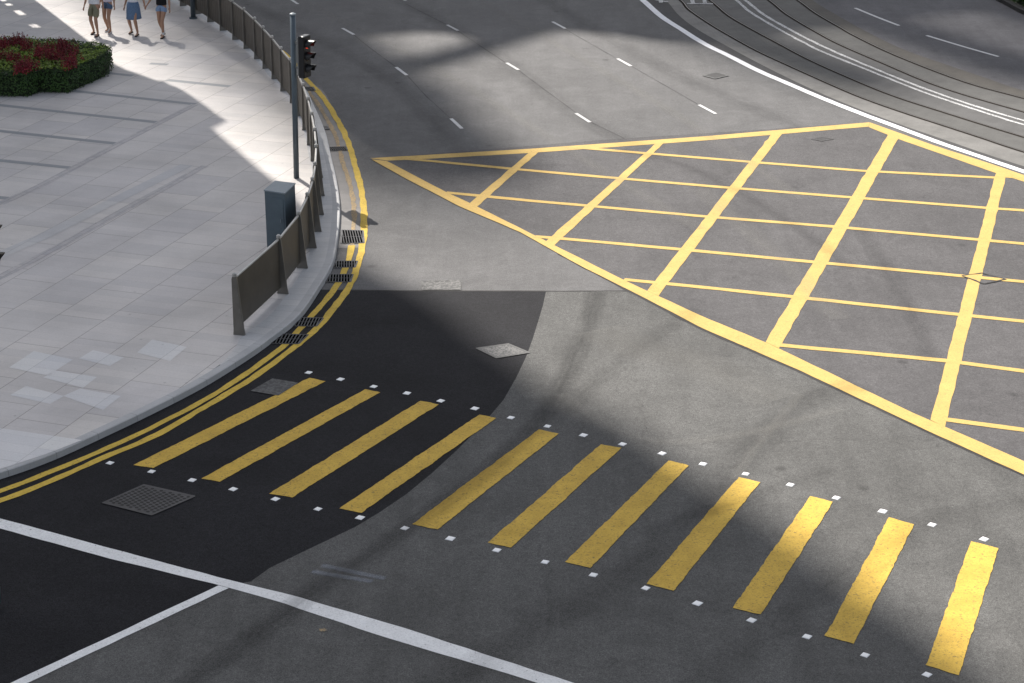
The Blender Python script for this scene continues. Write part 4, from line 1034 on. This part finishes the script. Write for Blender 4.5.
for q in [[(0, 1), (8, 6)], [(8, 8), (14, 10.5)], [(17, 15), (26, 20)], [(2, 18.5), (12, 22)], [(0, 24), (4, 26)], [(41, 23), (49, 28)], [(8, 29), (34, 41)], [(34, 29), (47, 39)], [(-8, 34), (6, 40)]]:
    (l0, z0), (l1, z1) = sil(q, A1); cl, cz = (l0 + l1) / 2, (z0 + z1) / 2
    hl, hz_ = abs(l1 - l0) / 2, abs(z1 - z0) / 2
    holes.append((cl - max(.10, min(hl, .45)), cl + max(.10, min(hl, .45)), cz - max(.22, min(hz_, .8)), cz + max(.22, min(hz_, .8))))
ls = sorted({-14.0, LW} | {h[0] for h in holes} | {h[1] for h in holes}); ls = [l for l in ls if -14 <= l <= LW]
zs = sorted({-1.0, ZW} | {h[2] for h in holes} | {h[3] for h in holes}); zs = [z for z in zs if -1 <= z <= ZW]
mb = MB()
for la, lb in zip(ls, ls[1:]):
    for za, zb in zip(zs, zs[1:]):
        cl, cz = (la + lb) / 2, (za + zb) / 2
        if any(h[0] < cl < h[1] and h[2] < cz < h[3] for h in holes): continue
        lbox(mb, la, lb, za, zb, 0, 0.12)
mb.build('glint_screen', CONC, tA)

def twr(name, ray, T, pts, label, a_ref=-46, bands=None):
    a0 = a_ref - ray * math.cos(SUN_EL); h = lambda a: (a - a0) * TAN
    P = [(pts[0][0], -1)] + [(l, h(a)) for l, a in pts] + [(pts[-1][0], -1)]
    if bands: bands = (bands[0], bands[1], 5, h(bands[2]) - 4)
    tower(name, a0, T, P, label, bands)
twr('slender_shade_tower', 200, 14, [(19.5, -40.2), (21.3, -40.2), (22.0, -43.5), (23.2, -51), (23.6, -55)], 'slender unseen tower up-sun of the junction, shaped to shade the lanes by the railing', bands=(19.8, 23.0, -44))  # unseen tower, outline drawn back from the dark tongue on the lanes
twr('distant_shade_tower', 560, 20, [(16.4, -39.0), (20.6, -39.0)], 'very tall unseen tower, set far off to lay a blurred shadow edge on the pavement', bands=(16.8, 20.3, -40))  # unseen, placed far off so its shade fades gradually over the paving
twr('wide_shade_block', 120, 0.7, [(22.9, -55.2), (25.0, -54.9), (26.0, -53.8), (25.6, -52.6), (22.5, -51.2), (22.5, -50.2), (25, -51.3), (27, -52.4), (28.6, -53.2), (29.6, -52.2), (30.4, -50.6), (31.2, -49.8), (46, -49.8)], 'wide unseen block, its roof beam shaped to streak the light at the top of the road', bands=(31, 45, -56))  # unseen block; notch and beam shaped to make the streaks of sun
wb = [o for o in bpy.data.objects if o.name == 'wide_shade_block'][0]
a0_ = -46 - 120 * math.cos(SUN_EL); h_ = (-58 - a0_) * TAN; mb = MB()
mb.box(SH * (a0_ - 9) + NL * 35 + Vector((0, 0, h_ / 2)) - wb.location, (20, 16.4, h_), math.atan2(NL.y, NL.x)); mb.build('rear_block', CONC, wb)
for k, (l0, l1, a1, nm) in enumerate([(31.0, 34.4, -42.5, 'nearest'), (35.6, 39.4, -40, 'middle'), (40.2, 43.8, -40, 'farthest')]):
    twr('half_shade_tower', 330, 12, [(l0, a1 - 3), (l0 + .8, a1), (l1, a1)], nm + ' of three unseen slim towers, added to half-shade the tram tracks', bands=(l0 + .3, l1 - .3, a1))  # unseen towers added with gaps, so the tracks stay partly lit

A2 = A1 - 45  # unseen farther tower, added to widen the soft edge of the near shadow
e2 = sil([(300, 212), (330, 238), (363, 265), (400, 288), (457, 318), (479, 338), (521, 367), (565, 405), (600, 424), (664, 449), (712, 484), (744, 510), (814, 547), (881, 604), (959, 648), (1040, 720)], A2)
tower('soft_shade_tower', A2, 1.2, [(14.9, -1), (14.9, e2[0][1] - 1)] + e2 + [(e2[-1][0], 150), (-14, 150), (-14, -1)], 'taller unseen tower, set back to soften the edge of the near shade', (-12, 14, 50, 145))
hb = bpy.data.objects['soft_shade_tower']; mb = MB()
mb.box(SH * (A2 - 8) + NL * 0.2 + Vector((0, 0, 70)) - hb.location, (27, 13, 138), math.atan2(NL.y, NL.x)); mb.build('rear_block', CONC, hb)
